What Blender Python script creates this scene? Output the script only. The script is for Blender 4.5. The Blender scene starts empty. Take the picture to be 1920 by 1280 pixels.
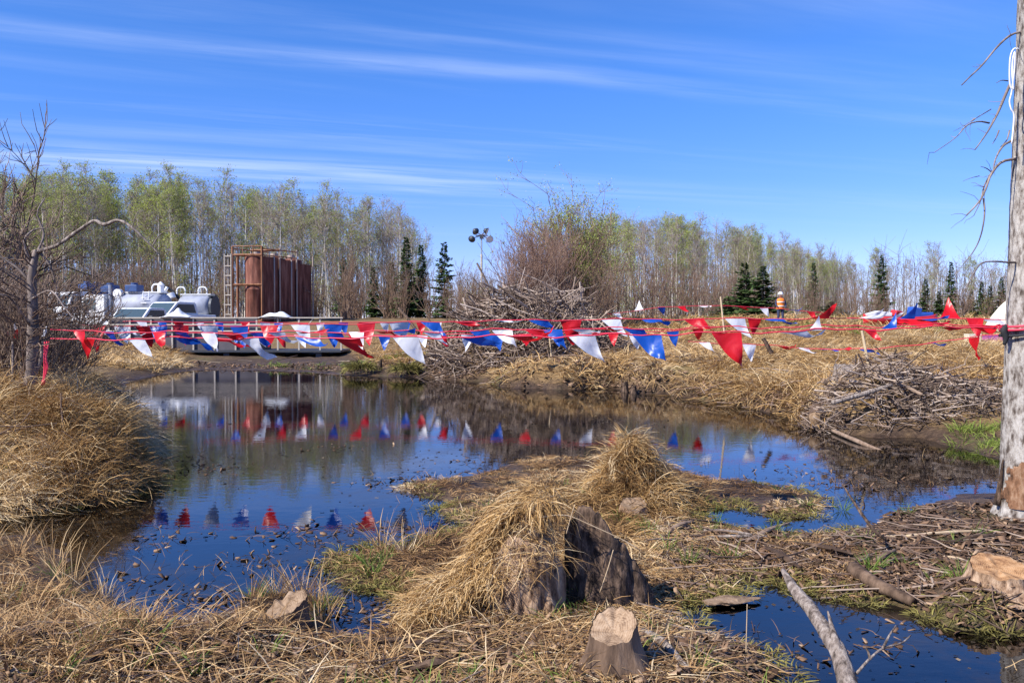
import bpy, bmesh, math, random
import numpy as np
from mathutils import Vector, Matrix, Euler

rng = np.random.default_rng(7)
random.seed(7)
R = math.radians
scene = bpy.context.scene
COL = scene.collection

# ------------------------------------------------------------------ camera
FPX, CX, CY, CAMZ, PITCH = 1663.0, 960.0, 640.0, 1.8, math.atan(35 / 1663.0)
cam_d = bpy.data.cameras.new('camera')
cam_d.lens = FPX / 1920 * 36
cam_d.sensor_width = 36
cam_d.clip_start = 0.05
cam_d.clip_end = 9000
cam = bpy.data.objects.new('camera', cam_d)
cam.location = (0, 0, CAMZ)
cam.rotation_euler = (math.pi / 2 - PITCH, 0, 0)
COL.objects.link(cam)
scene.camera = cam

# ------------------------------------------------------------------ light
SUN = Vector((-0.76, -0.48, 0.80)).normalized()      # towards the sun
SUN_EL = math.asin(SUN.z)
SUN_AZ = math.atan2(SUN.x, SUN.y)
sun_d = bpy.data.lights.new('sun', 'SUN')
sun_d.energy = 4.6
sun_d.angle = R(0.53)
sun_d.color = (1.0, 0.95, 0.87)
sun = bpy.data.objects.new('sun', sun_d)
sun.rotation_euler = (-SUN).to_track_quat('-Z', 'Y').to_euler()
COL.objects.link(sun)

world = bpy.data.worlds.new('World')
scene.world = world
world.use_nodes = True
wn, wl = world.node_tree.nodes, world.node_tree.links
wn.clear()


def N(nodes, t, **kw):
    n = nodes.new(t)
    for k, v in kw.items():
        if k in n.inputs.keys():
            n.inputs[k].default_value = v
        else:
            setattr(n, k, v)
    return n


def wmath(op, a, b=None, clamp=False):
    n = wn.new('ShaderNodeMath'); n.operation = op; n.use_clamp = clamp
    for i, v in enumerate((a, b)):
        if v is None: continue
        if isinstance(v, (int, float)): n.inputs[i].default_value = v
        else: wl.new(v, n.inputs[i])
    return n.outputs[0]


sky = wn.new('ShaderNodeTexSky')
sky.sky_type = 'NISHITA'
sky.sun_disc = False
sky.sun_elevation = SUN_EL
sky.sun_rotation = SUN_AZ
sky.altitude = 600
sky.air_density = 1.0
sky.dust_density = 0.25
sky.ozone_density = 3.0
hsv = N(wn, 'ShaderNodeHueSaturation')
hsv.inputs['Saturation'].default_value = 1.28
hsv.inputs['Hue'].default_value = 0.508
hsv.inputs['Value'].default_value = 1.0
wl.new(sky.outputs[0], hsv.inputs['Color'])
tintn_ = wn.new('ShaderNodeMix'); tintn_.data_type = 'RGBA'; tintn_.blend_type = 'MULTIPLY'; tintn_.inputs['Factor'].default_value = 1.0
wl.new(hsv.outputs[0], tintn_.inputs['A']); tintn_.inputs['B'].default_value = (0.80, 0.94, 1.20, 1)
tc = wn.new('ShaderNodeTexCoord')
sep = wn.new('ShaderNodeSeparateXYZ')
wl.new(tc.outputs['Generated'], sep.inputs[0])
zc = wmath('MAXIMUM', sep.outputs[2], 0.03)
u = wmath('DIVIDE', sep.outputs[0], zc)
v = wmath('DIVIDE', sep.outputs[1], zc)
A20 = R(19.5)
s_ = wmath('ADD', wmath('MULTIPLY', u, math.cos(A20)), wmath('MULTIPLY', v, math.sin(A20)))
w_ = wmath('SUBTRACT', wmath('MULTIPLY', v, math.cos(A20)), wmath('MULTIPLY', u, math.sin(A20)))


def wnoise(sx, sy, off, scale, detail, rough=0.55, dist=0.0):
    c = wn.new('ShaderNodeCombineXYZ')
    wl.new(wmath('MULTIPLY', s_, sx), c.inputs[0])
    wl.new(wmath('MULTIPLY', w_, sy), c.inputs[1])
    c.inputs[2].default_value = off
    n = wn.new('ShaderNodeTexNoise')
    n.inputs['Scale'].default_value = scale
    n.inputs['Detail'].default_value = detail
    n.inputs['Roughness'].default_value = rough
    n.inputs['Distortion'].default_value = dist
    wl.new(c.outputs[0], n.inputs['Vector'])
    return n.outputs['Fac']


def wramp(x, a, b):
    m = wn.new('ShaderNodeMapRange'); m.interpolation_type = 'SMOOTHSTEP'
    wl.new(x, m.inputs[0]); m.inputs[1].default_value = a; m.inputs[2].default_value = b
    return m.outputs[0]


wob = wmath('MULTIPLY', wmath('SUBTRACT', wnoise(0.5, 0.25, 3.1, 1.0, 3), 0.5), 0.55)
wb = wmath('ADD', w_, wob)
fib = wnoise(0.35, 2.6, 0.0, 1.6, 7, 0.62, 0.3)


def band(center, width, gain, lo, hi):
    d = wmath('ABSOLUTE', wmath('SUBTRACT', wb, center))
    g = wramp(d, width, 0.0)
    m = wramp(fib, lo, hi)
    return wmath('MULTIPLY', wmath('MULTIPLY', g, m), gain)


bands = [band(3.42, 0.20, 0.36, 0.25, 0.7), band(3.0, 0.4, 0.16, 0.35, 0.75), band(6.05, 0.85, 0.55, 0.25, 0.7),
         band(4.6, 0.5, 0.20, 0.42, 0.72), band(7.3, 0.5, 0.35, 0.35, 0.7), band(2.3, 0.3, 0.18, 0.4, 0.7), band(9.6, 0.8, 0.3, 0.35, 0.7)]
tot = bands[0]
for b_ in bands[1:]:
    tot = wmath('ADD', tot, b_)
tot = wmath('ADD', tot, wmath('MULTIPLY', wramp(wnoise(0.2, 1.1, 9.0, 1.0, 6, 0.6, 0.4), 0.5, 0.8), 0.28))
patch = wramp(wnoise(0.22, 0.35, 5.5, 0.8, 2), 0.36, 0.62)
tot = wmath('MULTIPLY', tot, wmath('ADD', wmath('MULTIPLY', patch, 0.75), 0.25))
# cirrus thins out towards the east
tot = wmath('MULTIPLY', tot, wmath('ADD', wmath('MULTIPLY', wramp(s_, 4.2, -0.5), 0.8), 0.2))
tot = wmath('MULTIPLY', tot, wramp(sep.outputs[2], 0.045, 0.13), clamp=True)
hzf = wn.new('ShaderNodeMix'); hzf.data_type = 'RGBA'            # clear spring air: bluer towards the horizon
wl.new(wramp(sep.outputs[2], 0.0, 0.32), hzf.inputs['Factor'])
hzf.inputs['A'].default_value = (0.84, 0.72, 0.99, 1); hzf.inputs['B'].default_value = (1, 1, 1, 1)
hzm = wn.new('ShaderNodeMix'); hzm.data_type = 'RGBA'; hzm.blend_type = 'MULTIPLY'; hzm.inputs['Factor'].default_value = 1.0
wl.new(tintn_.outputs['Result'], hzm.inputs['A']); wl.new(hzf.outputs['Result'], hzm.inputs['B'])
mix = wn.new('ShaderNodeMix'); mix.data_type = 'RGBA'
wl.new(tot, mix.inputs['Factor'])
wl.new(hzm.outputs['Result'], mix.inputs['A'])
mix.inputs['B'].default_value = (5.0, 5.8, 7.8, 1)
bg = wn.new('ShaderNodeBackground')
bg.inputs['Strength'].default_value = 0.108
wl.new(mix.outputs['Result'], bg.inputs['Color'])
wo = wn.new('ShaderNodeOutputWorld')
wl.new(bg.outputs[0], wo.inputs['Surface'])

vs = scene.view_settings
scene.display_settings.display_device = 'sRGB'
vs.view_transform = 'Standard'
vs.look = 'None'
vs.exposure = 0.68
vs.gamma = 1.0
vs.use_curve_mapping = False
scene.render.engine = 'CYCLES'
scene.cycles.use_denoising = True
scene.cycles.max_bounces = 5
scene.cycles.diffuse_bounces = 2
scene.cycles.glossy_bounces = 3
scene.cycles.transparent_max_bounces = 6
scene.cycles.caustics_reflective = False
scene.cycles.caustics_refractive = False


# ------------------------------------------------------------------ measuring
def ray(px, py):
    x = (px - CX) / FPX
    v_ = -(py - CY) / FPX
    return Vector((x, math.cos(PITCH) + v_ * math.sin(PITCH), v_ * math.cos(PITCH) - math.sin(PITCH)))


def at(px, py, d):
    """point at depth d (metres along +Y) seen at photo pixel px,py"""
    r = ray(px, py)
    return Vector((r.x * d / r.y, d, CAMZ + r.z * d / r.y))


def onz(px, py, z=0.0):
    r = ray(px, py)
    t = (z - CAMZ) / r.z
    return Vector((r.x * t, r.y * t, z))


def colx(px, d):
    return (px - CX) / FPX * d


# ------------------------------------------------------------------ noise
_tab = np.random.default_rng(3).random((256, 256))


def vnoise(x, y):
    xi, yi = np.floor(x).astype(int), np.floor(y).astype(int)
    fx, fy = x - xi, y - yi
    fx, fy = fx * fx * (3 - 2 * fx), fy * fy * (3 - 2 * fy)
    a = _tab[xi % 256, yi % 256]; b = _tab[(xi + 1) % 256, yi % 256]
    c = _tab[xi % 256, (yi + 1) % 256]; d = _tab[(xi + 1) % 256, (yi + 1) % 256]
    return (a * (1 - fx) + b * fx) * (1 - fy) + (c * (1 - fx) + d * fx) * fy


def fbm(x, y, o=4):
    x = np.asarray(x, float); y = np.asarray(y, float)
    r, amp, tot_ = 0, 1, 0
    for i in range(o):
        r = r + amp * vnoise(x * 2 ** i + 17.3 * i, y * 2 ** i + 5.7 * i); tot_ += amp; amp *= 0.5
    return r / tot_ - 0.5


def sstep(a, b, x):
    t = np.clip((np.asarray(x, float) - a) / (b - a), 0, 1)
    return t * t * (3 - 2 * t)


# ------------------------------------------------------------------ shoreline and terrain
POND = [(235,712),(330,697),(400,692),(470,694),(560,697),(660,703),(760,706),(850,712),(900,716),(960,727),(1050,730),(1160,727),
        (1185,738),(1250,738),(1300,748),(1400,763),(1470,778),(1510,792),(1560,812),(1640,822),(1720,820),(1780,835),(1830,852),(1885,862),
        (1990,868),(2150,880),(2150,920),(1990,915),(1880,918),(1800,930),(1720,945),(1650,968),(1630,990),(1560,1002),(1490,1006),(1400,1000),(1320,988),(1285,975),
        (1310,948),(1345,950),(1400,948),(1480,978),(1540,955),(1565,932),(1480,915),(1400,905),(1340,898),(1300,885),(1250,872),(1180,868),
        (1090,862),(1010,860),(960,875),(900,885),(850,893),(755,908),(790,925),(830,942),(835,960),(868,985),(830,1003),(760,1028),(690,1025),
        (620,1048),(640,1088),(700,1098),(770,1110),(795,1150),(770,1188),(700,1194),(640,1184),(600,1150),(570,1112),(540,1110),(470,1125),
        (400,1152),(330,1168),(270,1160),(215,1132),(200,1112),(130,1090),(112,1040),(60,1003),(0,1008),(-150,1030),(-400,1030),(-400,985),(-150,985),(0,972),(100,960),
        (200,945),(240,930),(290,872),(290,848),(262,795),(250,765),(228,745)]
POOL = [(1275,1150),(1330,1126),(1400,1092),(1450,1090),(1515,1112),(1600,1128),(1660,1130),(1705,1146),(1755,1162),(1820,1178),(1870,1184),
        (2100,1200),(2250,1420),(1520,1420),(1470,1300),(1465,1260),(1430,1235),(1380,1212),(1310,1180)]
POLYS = [np.array([onz(*p)[:2] for p in poly]) for poly in (POND, POOL)]


def sdist(x, y):
    """signed distance to the shoreline: positive on land"""
    sh = x.shape
    x = x.ravel(); y = y.ravel()
    best = np.full(x.shape, 1e9)
    inside = np.zeros(x.shape, bool)
    for P in POLYS:
        Q = np.roll(P, -1, axis=0)
        ins = np.zeros(x.shape, bool)
        for (ax, ay), (bx, by) in zip(P, Q):
            dx, dy = bx - ax, by - ay
            t = np.clip(((x - ax) * dx + (y - ay) * dy) / (dx * dx + dy * dy + 1e-12), 0, 1)
            best = np.minimum(best, (x - ax - t * dx) ** 2 + (y - ay - t * dy) ** 2)
            c = ((ay > y) != (by > y))
            xi = ax + (y - ay) * dx / (dy if abs(dy) > 1e-9 else 1e-9)
            ins ^= c & (x < xi)
        inside |= ins
    d = np.sqrt(best)
    return np.where(inside, -d, d).reshape(sh)


MOUNDS = [(-5.3, 10.2, 1.5, 1.3, 0.62), (-7.2, 11.0, 1.8, 2.0, 0.75), (-6.8, 14.5, 2.2, 2.5, 0.55), (-4.5, 9.3, 0.6, 0.6, 0.12), (-4.9, 9.7, 0.30, 0.28, 0.20), (-5.8, 9.4, 0.36, 0.32, 0.20), (-4.5, 10.5, 0.4, 0.4, 0.22), (-6.5, 9.9, 0.4, 0.3, 0.24), (-5.35, 11.0, 0.4, 0.4, 0.22), (-4.2, 9.6, 0.25, 0.25, 0.14),
          (1.15, 8.80, 0.24, 0.22, 0.50), (1.30, 8.70, 0.38, 0.32, 0.22), (1.55, 8.5, 0.3, 0.25, 0.06), (0.15, 5.75, 0.45, 0.4, 0.10), (-0.35, 5.35, 0.4, 0.3, 0.06), (0.5, 4.15, 0.5, 0.45, 0.12),
          (2.9, 5.25, 0.6, 0.5, 0.22), (-1.3, 4.6, 0.5, 0.4, 0.08), (-2.2, 4.4, 0.7, 0.5, 0.12), (1.6, 5.2, 0.5, 0.25, 0.06),
          (6.3, 15.4, 1.6, 0.9, 0.35), (9.0, 17.5, 3, 2, 0.4), (3.5, 25, 5, 2.5, 0.25), (-17.5, 40, 3, 3, 0.3), (-3.5, 36, 2, 2, 0.08)]


def height_exact(x, y):
    sd = sdist(x, y)
    sd = sd + fbm(x * 1.9, y * 1.9, 4) * np.clip(0.22 + 0.02 * y, 0, 0.6)
    A = 0.13 - 0.06 * sstep(4.5, 5.1, y) + 0.52 * sstep(10, 18, y)
    left = sstep(0.02, -0.10, x / np.maximum(y, 1))
    A = A * (1 - 0.25 * left * sstep(20, 30, y))
    ppx = x / np.maximum(y, 1) * FPX + CX
    A = A * (1 - 0.78 * sstep(300, 350, ppx) * sstep(760, 620, ppx) * sstep(27, 32, y) * sstep(50, 46, y))
    w = 0.35 + 0.75 * sstep(10, 18, y)
    pos = np.maximum(sd, 0)
    land = 1 - np.exp(-pos / w)
    h = A * land
    nz_ = 0.35 + 0.65 * np.clip(sstep(10, 16, y) + sstep(4.9, 4.3, y), 0, 1)
    h = h + nz_ * (0.10 * land * fbm(x * 0.9, y * 0.9, 4) * 2 + 0.05 * land * fbm(x * 4.1, y * 4.1, 3) * 2)
    ms = 1 - np.exp(-pos / 0.3)
    for mx, my, rx, ry, mh in MOUNDS:
        h = h + mh * ms * np.exp(-(((x - mx) / rx) ** 2 + ((y - my) / ry) ** 2))
    riseR = sstep(21, 62, y) * 1.45
    riseL = sstep(47, 80, y) * 1.75
    h = h + land * (riseR * (1 - left) + riseL * left)
    h = h + 0.35 * fbm(x * 0.11, y * 0.11, 3) * sstep(25, 45, y) * land
    h = np.maximum(h, 0.012 * np.minimum(pos / 0.05, 1))
    bed = -np.minimum(0.5, 0.012 + 0.16 * np.maximum(-sd, 0)) + 0.03 * fbm(x * 3, y * 3, 3)
    return np.where(sd > 0, h, np.minimum(bed, -0.004))


def axis(parts):
    out = [parts[0]]
    for end, step, grow in parts[1:]:
        s = step
        while out[-1] < end:
            out.append(out[-1] + s); s *= grow
    return np.array(out)


xp = axis([0.0, (4.6, 0.075, 1.0), (20, 0.10, 1.025), (3500, 0.9, 1.22)])
XS = np.concatenate([-xp[:0:-1], xp])
YS = axis([-6.0, (2.6, 0.5, 1.0), (11.5, 0.055, 1.0), (36, 0.11, 1.006), (130, 0.6, 1.02), (4500, 5, 1.3)])
GX, GY = np.meshgrid(XS, YS)
GZ = height_exact(GX, GY)


def H(x, y):
    x = np.asarray(x, float); y = np.asarray(y, float)
    i = np.clip(np.searchsorted(XS, x) - 1, 0, len(XS) - 2)
    j = np.clip(np.searchsorted(YS, y) - 1, 0, len(YS) - 2)
    fx = (x - XS[i]) / (XS[i + 1] - XS[i]); fy = (y - YS[j]) / (YS[j + 1] - YS[j])
    return (GZ[j, i] * (1 - fx) + GZ[j, i + 1] * fx) * (1 - fy) + (GZ[j + 1, i] * (1 - fx) + GZ[j + 1, i + 1] * fx) * fy


def h1(x, y):
    return float(H(np.array([x]), np.array([y]))[0])


# ------------------------------------------------------------------ materials
def mat_base(name):
    m = bpy.data.materials.new(name)
    m.use_nodes = True
    nt = m.node_tree
    return m, nt.nodes, nt.links, nt.nodes['Principled BSDF']


def ramp_node(nodes, stops):
    r = nodes.new('ShaderNodeValToRGB')
    e = r.color_ramp.elements
    while len(e) < len(stops): e.new(0.5)
    for i, (p, c) in enumerate(stops):
        e[i].position = p; e[i].color = (*c, 1)
    return r


def m_plain(name, col, rough=0.6, metal=0.0, var=0.12, scale=6.0, bump=0.0):
    m, n, l, b = mat_base(name)
    tcn = n.new('ShaderNodeTexCoord')
    ns = N(n, 'ShaderNodeTexNoise'); ns.inputs['Scale'].default_value = scale; ns.inputs['Detail'].default_value = 5
    l.new(tcn.outputs['Object'], ns.inputs['Vector'])
    r = ramp_node(n, [(0.3, tuple(c * (1 - var) for c in col)), (0.7, tuple(min(1, c * (1 + var)) for c in col))])
    l.new(ns.outputs['Fac'], r.inputs[0]); l.new(r.outputs[0], b.inputs['Base Color'])
    b.inputs['Roughness'].default_value = rough
    b.inputs['Metallic'].default_value = metal
    if bump:
        bp = n.new('ShaderNodeBump'); bp.inputs['Strength'].default_value = bump; bp.inputs['Distance'].default_value = 0.02
        l.new(ns.outputs['Fac'], bp.inputs['Height']); l.new(bp.outputs[0], b.inputs['Normal'])
    return m


def m_tint(name, stops, rough=0.75, trans=0.0):
    """colour picked per piece from the 'tint' attribute"""
    m, n, l, b = mat_base(name)
    a = n.new('ShaderNodeAttribute'); a.attribute_name = 'tint'
    r = ramp_node(n, stops)
    l.new(a.outputs['Fac'], r.inputs[0]); l.new(r.outputs[0], b.inputs['Base Color'])
    b.inputs['Roughness'].default_value = rough
    b.inputs['Specular IOR Level'].default_value = 0.25
    if trans:
        t = n.new('ShaderNodeBsdfTranslucent'); l.new(r.outputs[0], t.inputs['Color'])
        mx = n.new('ShaderNodeMixShader'); mx.inputs[0].default_value = trans
        l.new(b.outputs[0], mx.inputs[1]); l.new(t.outputs[0], mx.inputs[2])
        l.new(mx.outputs[0], n['Material Output'].inputs['Surface'])
    return m


def m_bark(name, stops, scale=8.0, stretch=0.25, bump=0.5, rough=0.85, objrand=0.0):
    m, n, l, b = mat_base(name)
    tcn = n.new('ShaderNodeTexCoord')
    mp = n.new('ShaderNodeMapping'); mp.inputs['Scale'].default_value = (1, 1, stretch)
    l.new(tcn.outputs['Object'], mp.inputs[0])
    ns = n.new('ShaderNodeTexNoise'); ns.inputs['Scale'].default_value = scale; ns.inputs['Detail'].default_value = 8
    ns.inputs['Roughness'].default_value = 0.65
    l.new(mp.outputs[0], ns.inputs['Vector'])
    src = ns.outputs['Fac']
    if objrand:
        oi = n.new('ShaderNodeObjectInfo')
        mm = n.new('ShaderNodeMath'); mm.operation = 'MULTIPLY_ADD'
        l.new(oi.outputs['Random'], mm.inputs[0]); mm.inputs[1].default_value = objrand
        sb = n.new('ShaderNodeMath'); sb.operation = 'SUBTRACT'; l.new(src, sb.inputs[0]); sb.inputs[1].default_value = objrand / 2
        l.new(sb.outputs[0], mm.inputs[2]); src = mm.outputs[0]
    r = ramp_node(n, stops)
    l.new(src, r.inputs[0]); l.new(r.outputs[0], b.inputs['Base Color'])
    b.inputs['Roughness'].default_value = rough
    b.inputs['Specular IOR Level'].default_value = 0.2
    bp = n.new('ShaderNodeBump'); bp.inputs['Strength'].default_value = bump; bp.inputs['Distance'].default_value = 0.02
    l.new(ns.outputs['Fac'], bp.inputs['Height']); l.new(bp.outputs[0], b.inputs['Normal'])
    return m


M = {}
STRAW = [(0.0, (0.06, 0.032, 0.016)), (0.25, (0.22, 0.115, 0.048)), (0.55, (0.45, 0.27, 0.115)), (0.82, (0.60, 0.42, 0.21)), (1.0, (0.72, 0.58, 0.38))]
M['straw'] = m_tint('straw', STRAW, 0.7, 0.18)
M['gold_straw'] = m_tint('gold_straw', [(0.0, (0.11, 0.055, 0.02)), (0.3, (0.37, 0.21, 0.075)), (0.6, (0.58, 0.375, 0.155)), (1.0, (0.75, 0.585, 0.35))], 0.7, 0.18)
M['green'] = m_tint('green_grass', [(0.0, (0.05, 0.10, 0.015)), (0.5, (0.13, 0.21, 0.03)), (1.0, (0.30, 0.34, 0.07))], 0.6, 0.3)
M['olive'] = m_tint('olive_moss', [(0.0, (0.07, 0.06, 0.018)), (0.5, (0.20, 0.17, 0.045)), (1.0, (0.38, 0.33, 0.10))], 0.8, 0.15)
M['litter'] = m_tint('litter', [(0.0, (0.03, 0.018, 0.011)), (0.35, (0.11, 0.062, 0.036)), (0.7, (0.24, 0.145, 0.085)), (1.0, (0.46, 0.32, 0.2))], 0.85)
M['twig'] = m_tint('twig', [(0.0, (0.06, 0.04, 0.03)), (0.5, (0.19, 0.125, 0.09)), (1.0, (0.40, 0.31, 0.235))], 0.85)
M['brush'] = m_tint('brushwood', [(0.0, (0.09, 0.06, 0.045)), (0.5, (0.25, 0.175, 0.13)), (1.0, (0.46, 0.36, 0.28))], 0.85)
M['willow'] = m_tint('willow_stem', [(0.0, (0.13, 0.075, 0.055)), (0.5, (0.27, 0.165, 0.12)), (1.0, (0.44, 0.32, 0.24))], 0.8)
M['shrub'] = m_tint('shrub_stem', [(0.0, (0.10, 0.062, 0.046)), (0.5, (0.21, 0.135, 0.09)), (1.0, (0.36, 0.26, 0.19))], 0.85)
M['aspen_twig'] = m_tint('aspen_twig', [(0.0, (0.18, 0.135, 0.11)), (0.5, (0.34, 0.28, 0.235)), (1.0, (0.50, 0.44, 0.39))], 0.85)
M['leaf'] = m_tint('young_leaf', [(0.0, (0.24, 0.30, 0.045)), (0.5, (0.39, 0.45, 0.09)), (1.0, (0.54, 0.58, 0.19))], 0.6, 0.4)
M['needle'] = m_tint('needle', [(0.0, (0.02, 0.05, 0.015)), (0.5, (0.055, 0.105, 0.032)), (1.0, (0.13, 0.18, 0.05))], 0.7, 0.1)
M['flake'] = m_tint('flake', [(0.0, (0.02, 0.014, 0.01)), (0.6, (0.10, 0.07, 0.04)), (1.0, (0.42, 0.33, 0.22))], 0.7)
M['aspen_bark'] = m_bark('aspen_bark', [(0.3, (0.28, 0.235, 0.19)), (0.5, (0.55, 0.50, 0.43)), (0.72, (0.74, 0.69, 0.62))], 1.2, 0.5, 0.1, 0.85, 0.35)
M['snag_bark'] = m_bark('snag_bark', [(0.3, (0.05, 0.04, 0.034)), (0.5, (0.19, 0.15, 0.13)), (0.75, (0.42, 0.35, 0.31))], 7, 0.3, 0.6)
M['trunk_bark'] = m_bark('trunk_bark', [(0.36, (0.07, 0.052, 0.04)), (0.46, (0.24, 0.205, 0.175)), (0.54, (0.37, 0.335, 0.295)), (0.7, (0.52, 0.48, 0.43))], 20, 0.45, 1.0)
M['dark_bark'] = m_bark('dark_bark', [(0.36, (0.018, 0.012, 0.009)), (0.5, (0.085, 0.055, 0.038)), (0.68, (0.25, 0.165, 0.11))], 26, 0.35, 1.0)
M['stump_bark'] = m_bark('stump_bark', [(0.36, (0.07, 0.038, 0.022)), (0.48, (0.28, 0.175, 0.105)), (0.66, (0.54, 0.385, 0.255))], 24, 0.3, 1.0)
M['cut_wood'] = m_bark('cut_wood', [(0.3, (0.38, 0.23, 0.12)), (0.55, (0.62, 0.45, 0.28)), (0.8, (0.78, 0.63, 0.45))], 16, 1.0, 0.3)
def m_cut(name, dark, mid, pale):
    m, n, l, b = mat_base(name)
    tcn = n.new('ShaderNodeTexCoord')
    wv = n.new('ShaderNodeTexWave'); wv.wave_type = 'RINGS'; wv.rings_direction = 'Z'
    wv.inputs['Scale'].default_value = 28; wv.inputs['Distortion'].default_value = 5; wv.inputs['Detail'].default_value = 4; wv.inputs['Detail Scale'].default_value = 1.5
    l.new(tcn.outputs['Object'], wv.inputs['Vector'])
    ns = n.new('ShaderNodeTexNoise'); ns.inputs['Scale'].default_value = 16; ns.inputs['Detail'].default_value = 7; ns.inputs['Roughness'].default_value = 0.7
    l.new(tcn.outputs['Object'], ns.inputs['Vector'])
    mm = n.new('ShaderNodeMath'); mm.operation = 'MULTIPLY_ADD'; l.new(wv.outputs['Fac'], mm.inputs[0]); mm.inputs[1].default_value = 0.09; l.new(ns.outputs['Fac'], mm.inputs[2])
    r = ramp_node(n, [(0.38, dark), (0.55, mid), (0.85, pale)]); l.new(mm.outputs[0], r.inputs[0]); l.new(r.outputs[0], b.inputs['Base Color'])
    b.inputs['Roughness'].default_value = 0.85; b.inputs['Specular IOR Level'].default_value = 0.2
    bp = n.new('ShaderNodeBump'); bp.inputs['Strength'].default_value = 0.7; bp.inputs['Distance'].default_value = 0.01
    l.new(mm.outputs[0], bp.inputs['Height']); l.new(bp.outputs[0], b.inputs['Normal'])
    return m


M['cut_wood'] = m_cut('cut_wood', (0.11, 0.065, 0.038), (0.33, 0.22, 0.135), (0.52, 0.40, 0.28))
M['old_cut'] = m_cut('old_cut', (0.10, 0.06, 0.035), (0.27, 0.18, 0.11), (0.45, 0.33, 0.22))
M['orange_wood'] = m_cut('orange_wood', (0.14, 0.06, 0.03), (0.40, 0.22, 0.10), (0.58, 0.38, 0.22))
M['orange_wood_old'] = m_bark('orange_wood', [(0.3, (0.30, 0.13, 0.05)), (0.55, (0.55, 0.30, 0.12)), (0.8, (0.70, 0.47, 0.26))], 14, 1.0, 0.3)
M['grey_wood'] = m_bark('grey_wood', [(0.36, (0.06, 0.045, 0.035)), (0.48, (0.22, 0.175, 0.145)), (0.58, (0.34, 0.285, 0.24)), (0.75, (0.50, 0.44, 0.385))], 30, 0.22, 1.0)
M['brown_wood'] = m_bark('brown_wood', [(0.3, (0.06, 0.037, 0.024)), (0.5, (0.17, 0.11, 0.072)), (0.75, (0.33, 0.235, 0.165))], 12, 0.2, 0.7, 0.85, 0.5)
M['pale_stick'] = m_bark('pale_stick', [(0.3, (0.40, 0.28, 0.16)), (0.7, (0.62, 0.48, 0.32))], 10, 0.2, 0.3)
M['branchwood'] = m_bark('branchwood', [(0.22, (0.09, 0.062, 0.046)), (0.5, (0.28, 0.205, 0.155)), (0.8, (0.50, 0.40, 0.32))], 7, 0.25, 0.5, 0.85, 0.75)
M['scar'] = m_bark('bare_wood_scar', [(0.32, (0.05, 0.026, 0.015)), (0.5, (0.21, 0.105, 0.055)), (0.75, (0.42, 0.28, 0.18))], 18, 0.4, 1.0)


def m_rust(name, a, b_, c):
    m = m_bark(name, [(0.34, a), (0.5, b_), (0.68, c)], 3.2, 0.14, 0.2, 0.8)
    return m


M['rust'] = m_rust('rusted_steel', (0.065, 0.026, 0.02), (0.17, 0.062, 0.042), (0.31, 0.15, 0.105))
M['rust_frame'] = m_rust('rusted_frame', (0.14, 0.058, 0.03), (0.27, 0.125, 0.065), (0.38, 0.24, 0.16))
M['pale_frame'] = m_plain('weathered_pipe', (0.42, 0.33, 0.27), 0.6, 0.2)
M['dark_panel'] = m_plain('dark_panel', (0.11, 0.095, 0.10), 0.55, 0.2, 0.25, 1.5)
M['rib'] = m_plain('pale_rib', (0.50, 0.44, 0.36), 0.6, 0.1)
M['white_paint'] = m_plain('white_paint', (0.80, 0.80, 0.78), 0.35, 0.0, 0.06, 2)
M['grey_tank'] = m_plain('grey_tank', (0.27, 0.29, 0.35), 0.6, 0.0, 0.3, 1.4)
M['blue_paint'] = m_plain('blue_paint', (0.035, 0.075, 0.20), 0.4)
M['rubber'] = m_plain('black_rubber', (0.02, 0.02, 0.022), 0.8)
M['steel'] = m_plain('steel', (0.45, 0.46, 0.48), 0.35, 0.6)
M['dark_steel'] = m_plain('dark_steel', (0.06, 0.065, 0.075), 0.5, 0.3)
M['canvas'] = m_plain('canvas', (0.74, 0.68, 0.52), 0.85, 0, 0.1, 2, 0.2)
M['stake_wood'] = m_plain('stake_wood', (0.60, 0.46, 0.28), 0.75, 0, 0.15, 12)
M['rope_white'] = m_plain('white_rope', (0.78, 0.78, 0.80), 0.7)
M['rope_red'] = m_plain('red_line', (0.70, 0.035, 0.075), 0.5, 0, 0.1, 3)
M['vest'] = m_plain('orange_vest', (0.85, 0.22, 0.02), 0.7)
M['hat'] = m_plain('hat_white', (0.82, 0.82, 0.8), 0.3)
M['skin'] = m_plain('skin', (0.45, 0.26, 0.18), 0.6)
M['trousers'] = m_plain('trousers', (0.03, 0.04, 0.09), 0.8)
M['red_hull'] = m_plain('red_hull', (0.55, 0.025, 0.03), 0.4, 0, 0.15, 2)
M['blue_tarp'] = m_plain('blue_tarp', (0.02, 0.09, 0.42), 0.55, 0, 0.15, 3)
M['mauve_tarp'] = m_plain('mauve_tarp', (0.45, 0.10, 0.35), 0.6)


def m_glass():
    m, n, l, b = mat_base('window_glass')
    b.inputs['Base Color'].default_value = (0.06, 0.09, 0.10, 1); b.inputs['Roughness'].default_value = 0.08
    b.inputs['Specular IOR Level'].default_value = 0.8
    return m


M['glass'] = m_glass()


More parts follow.
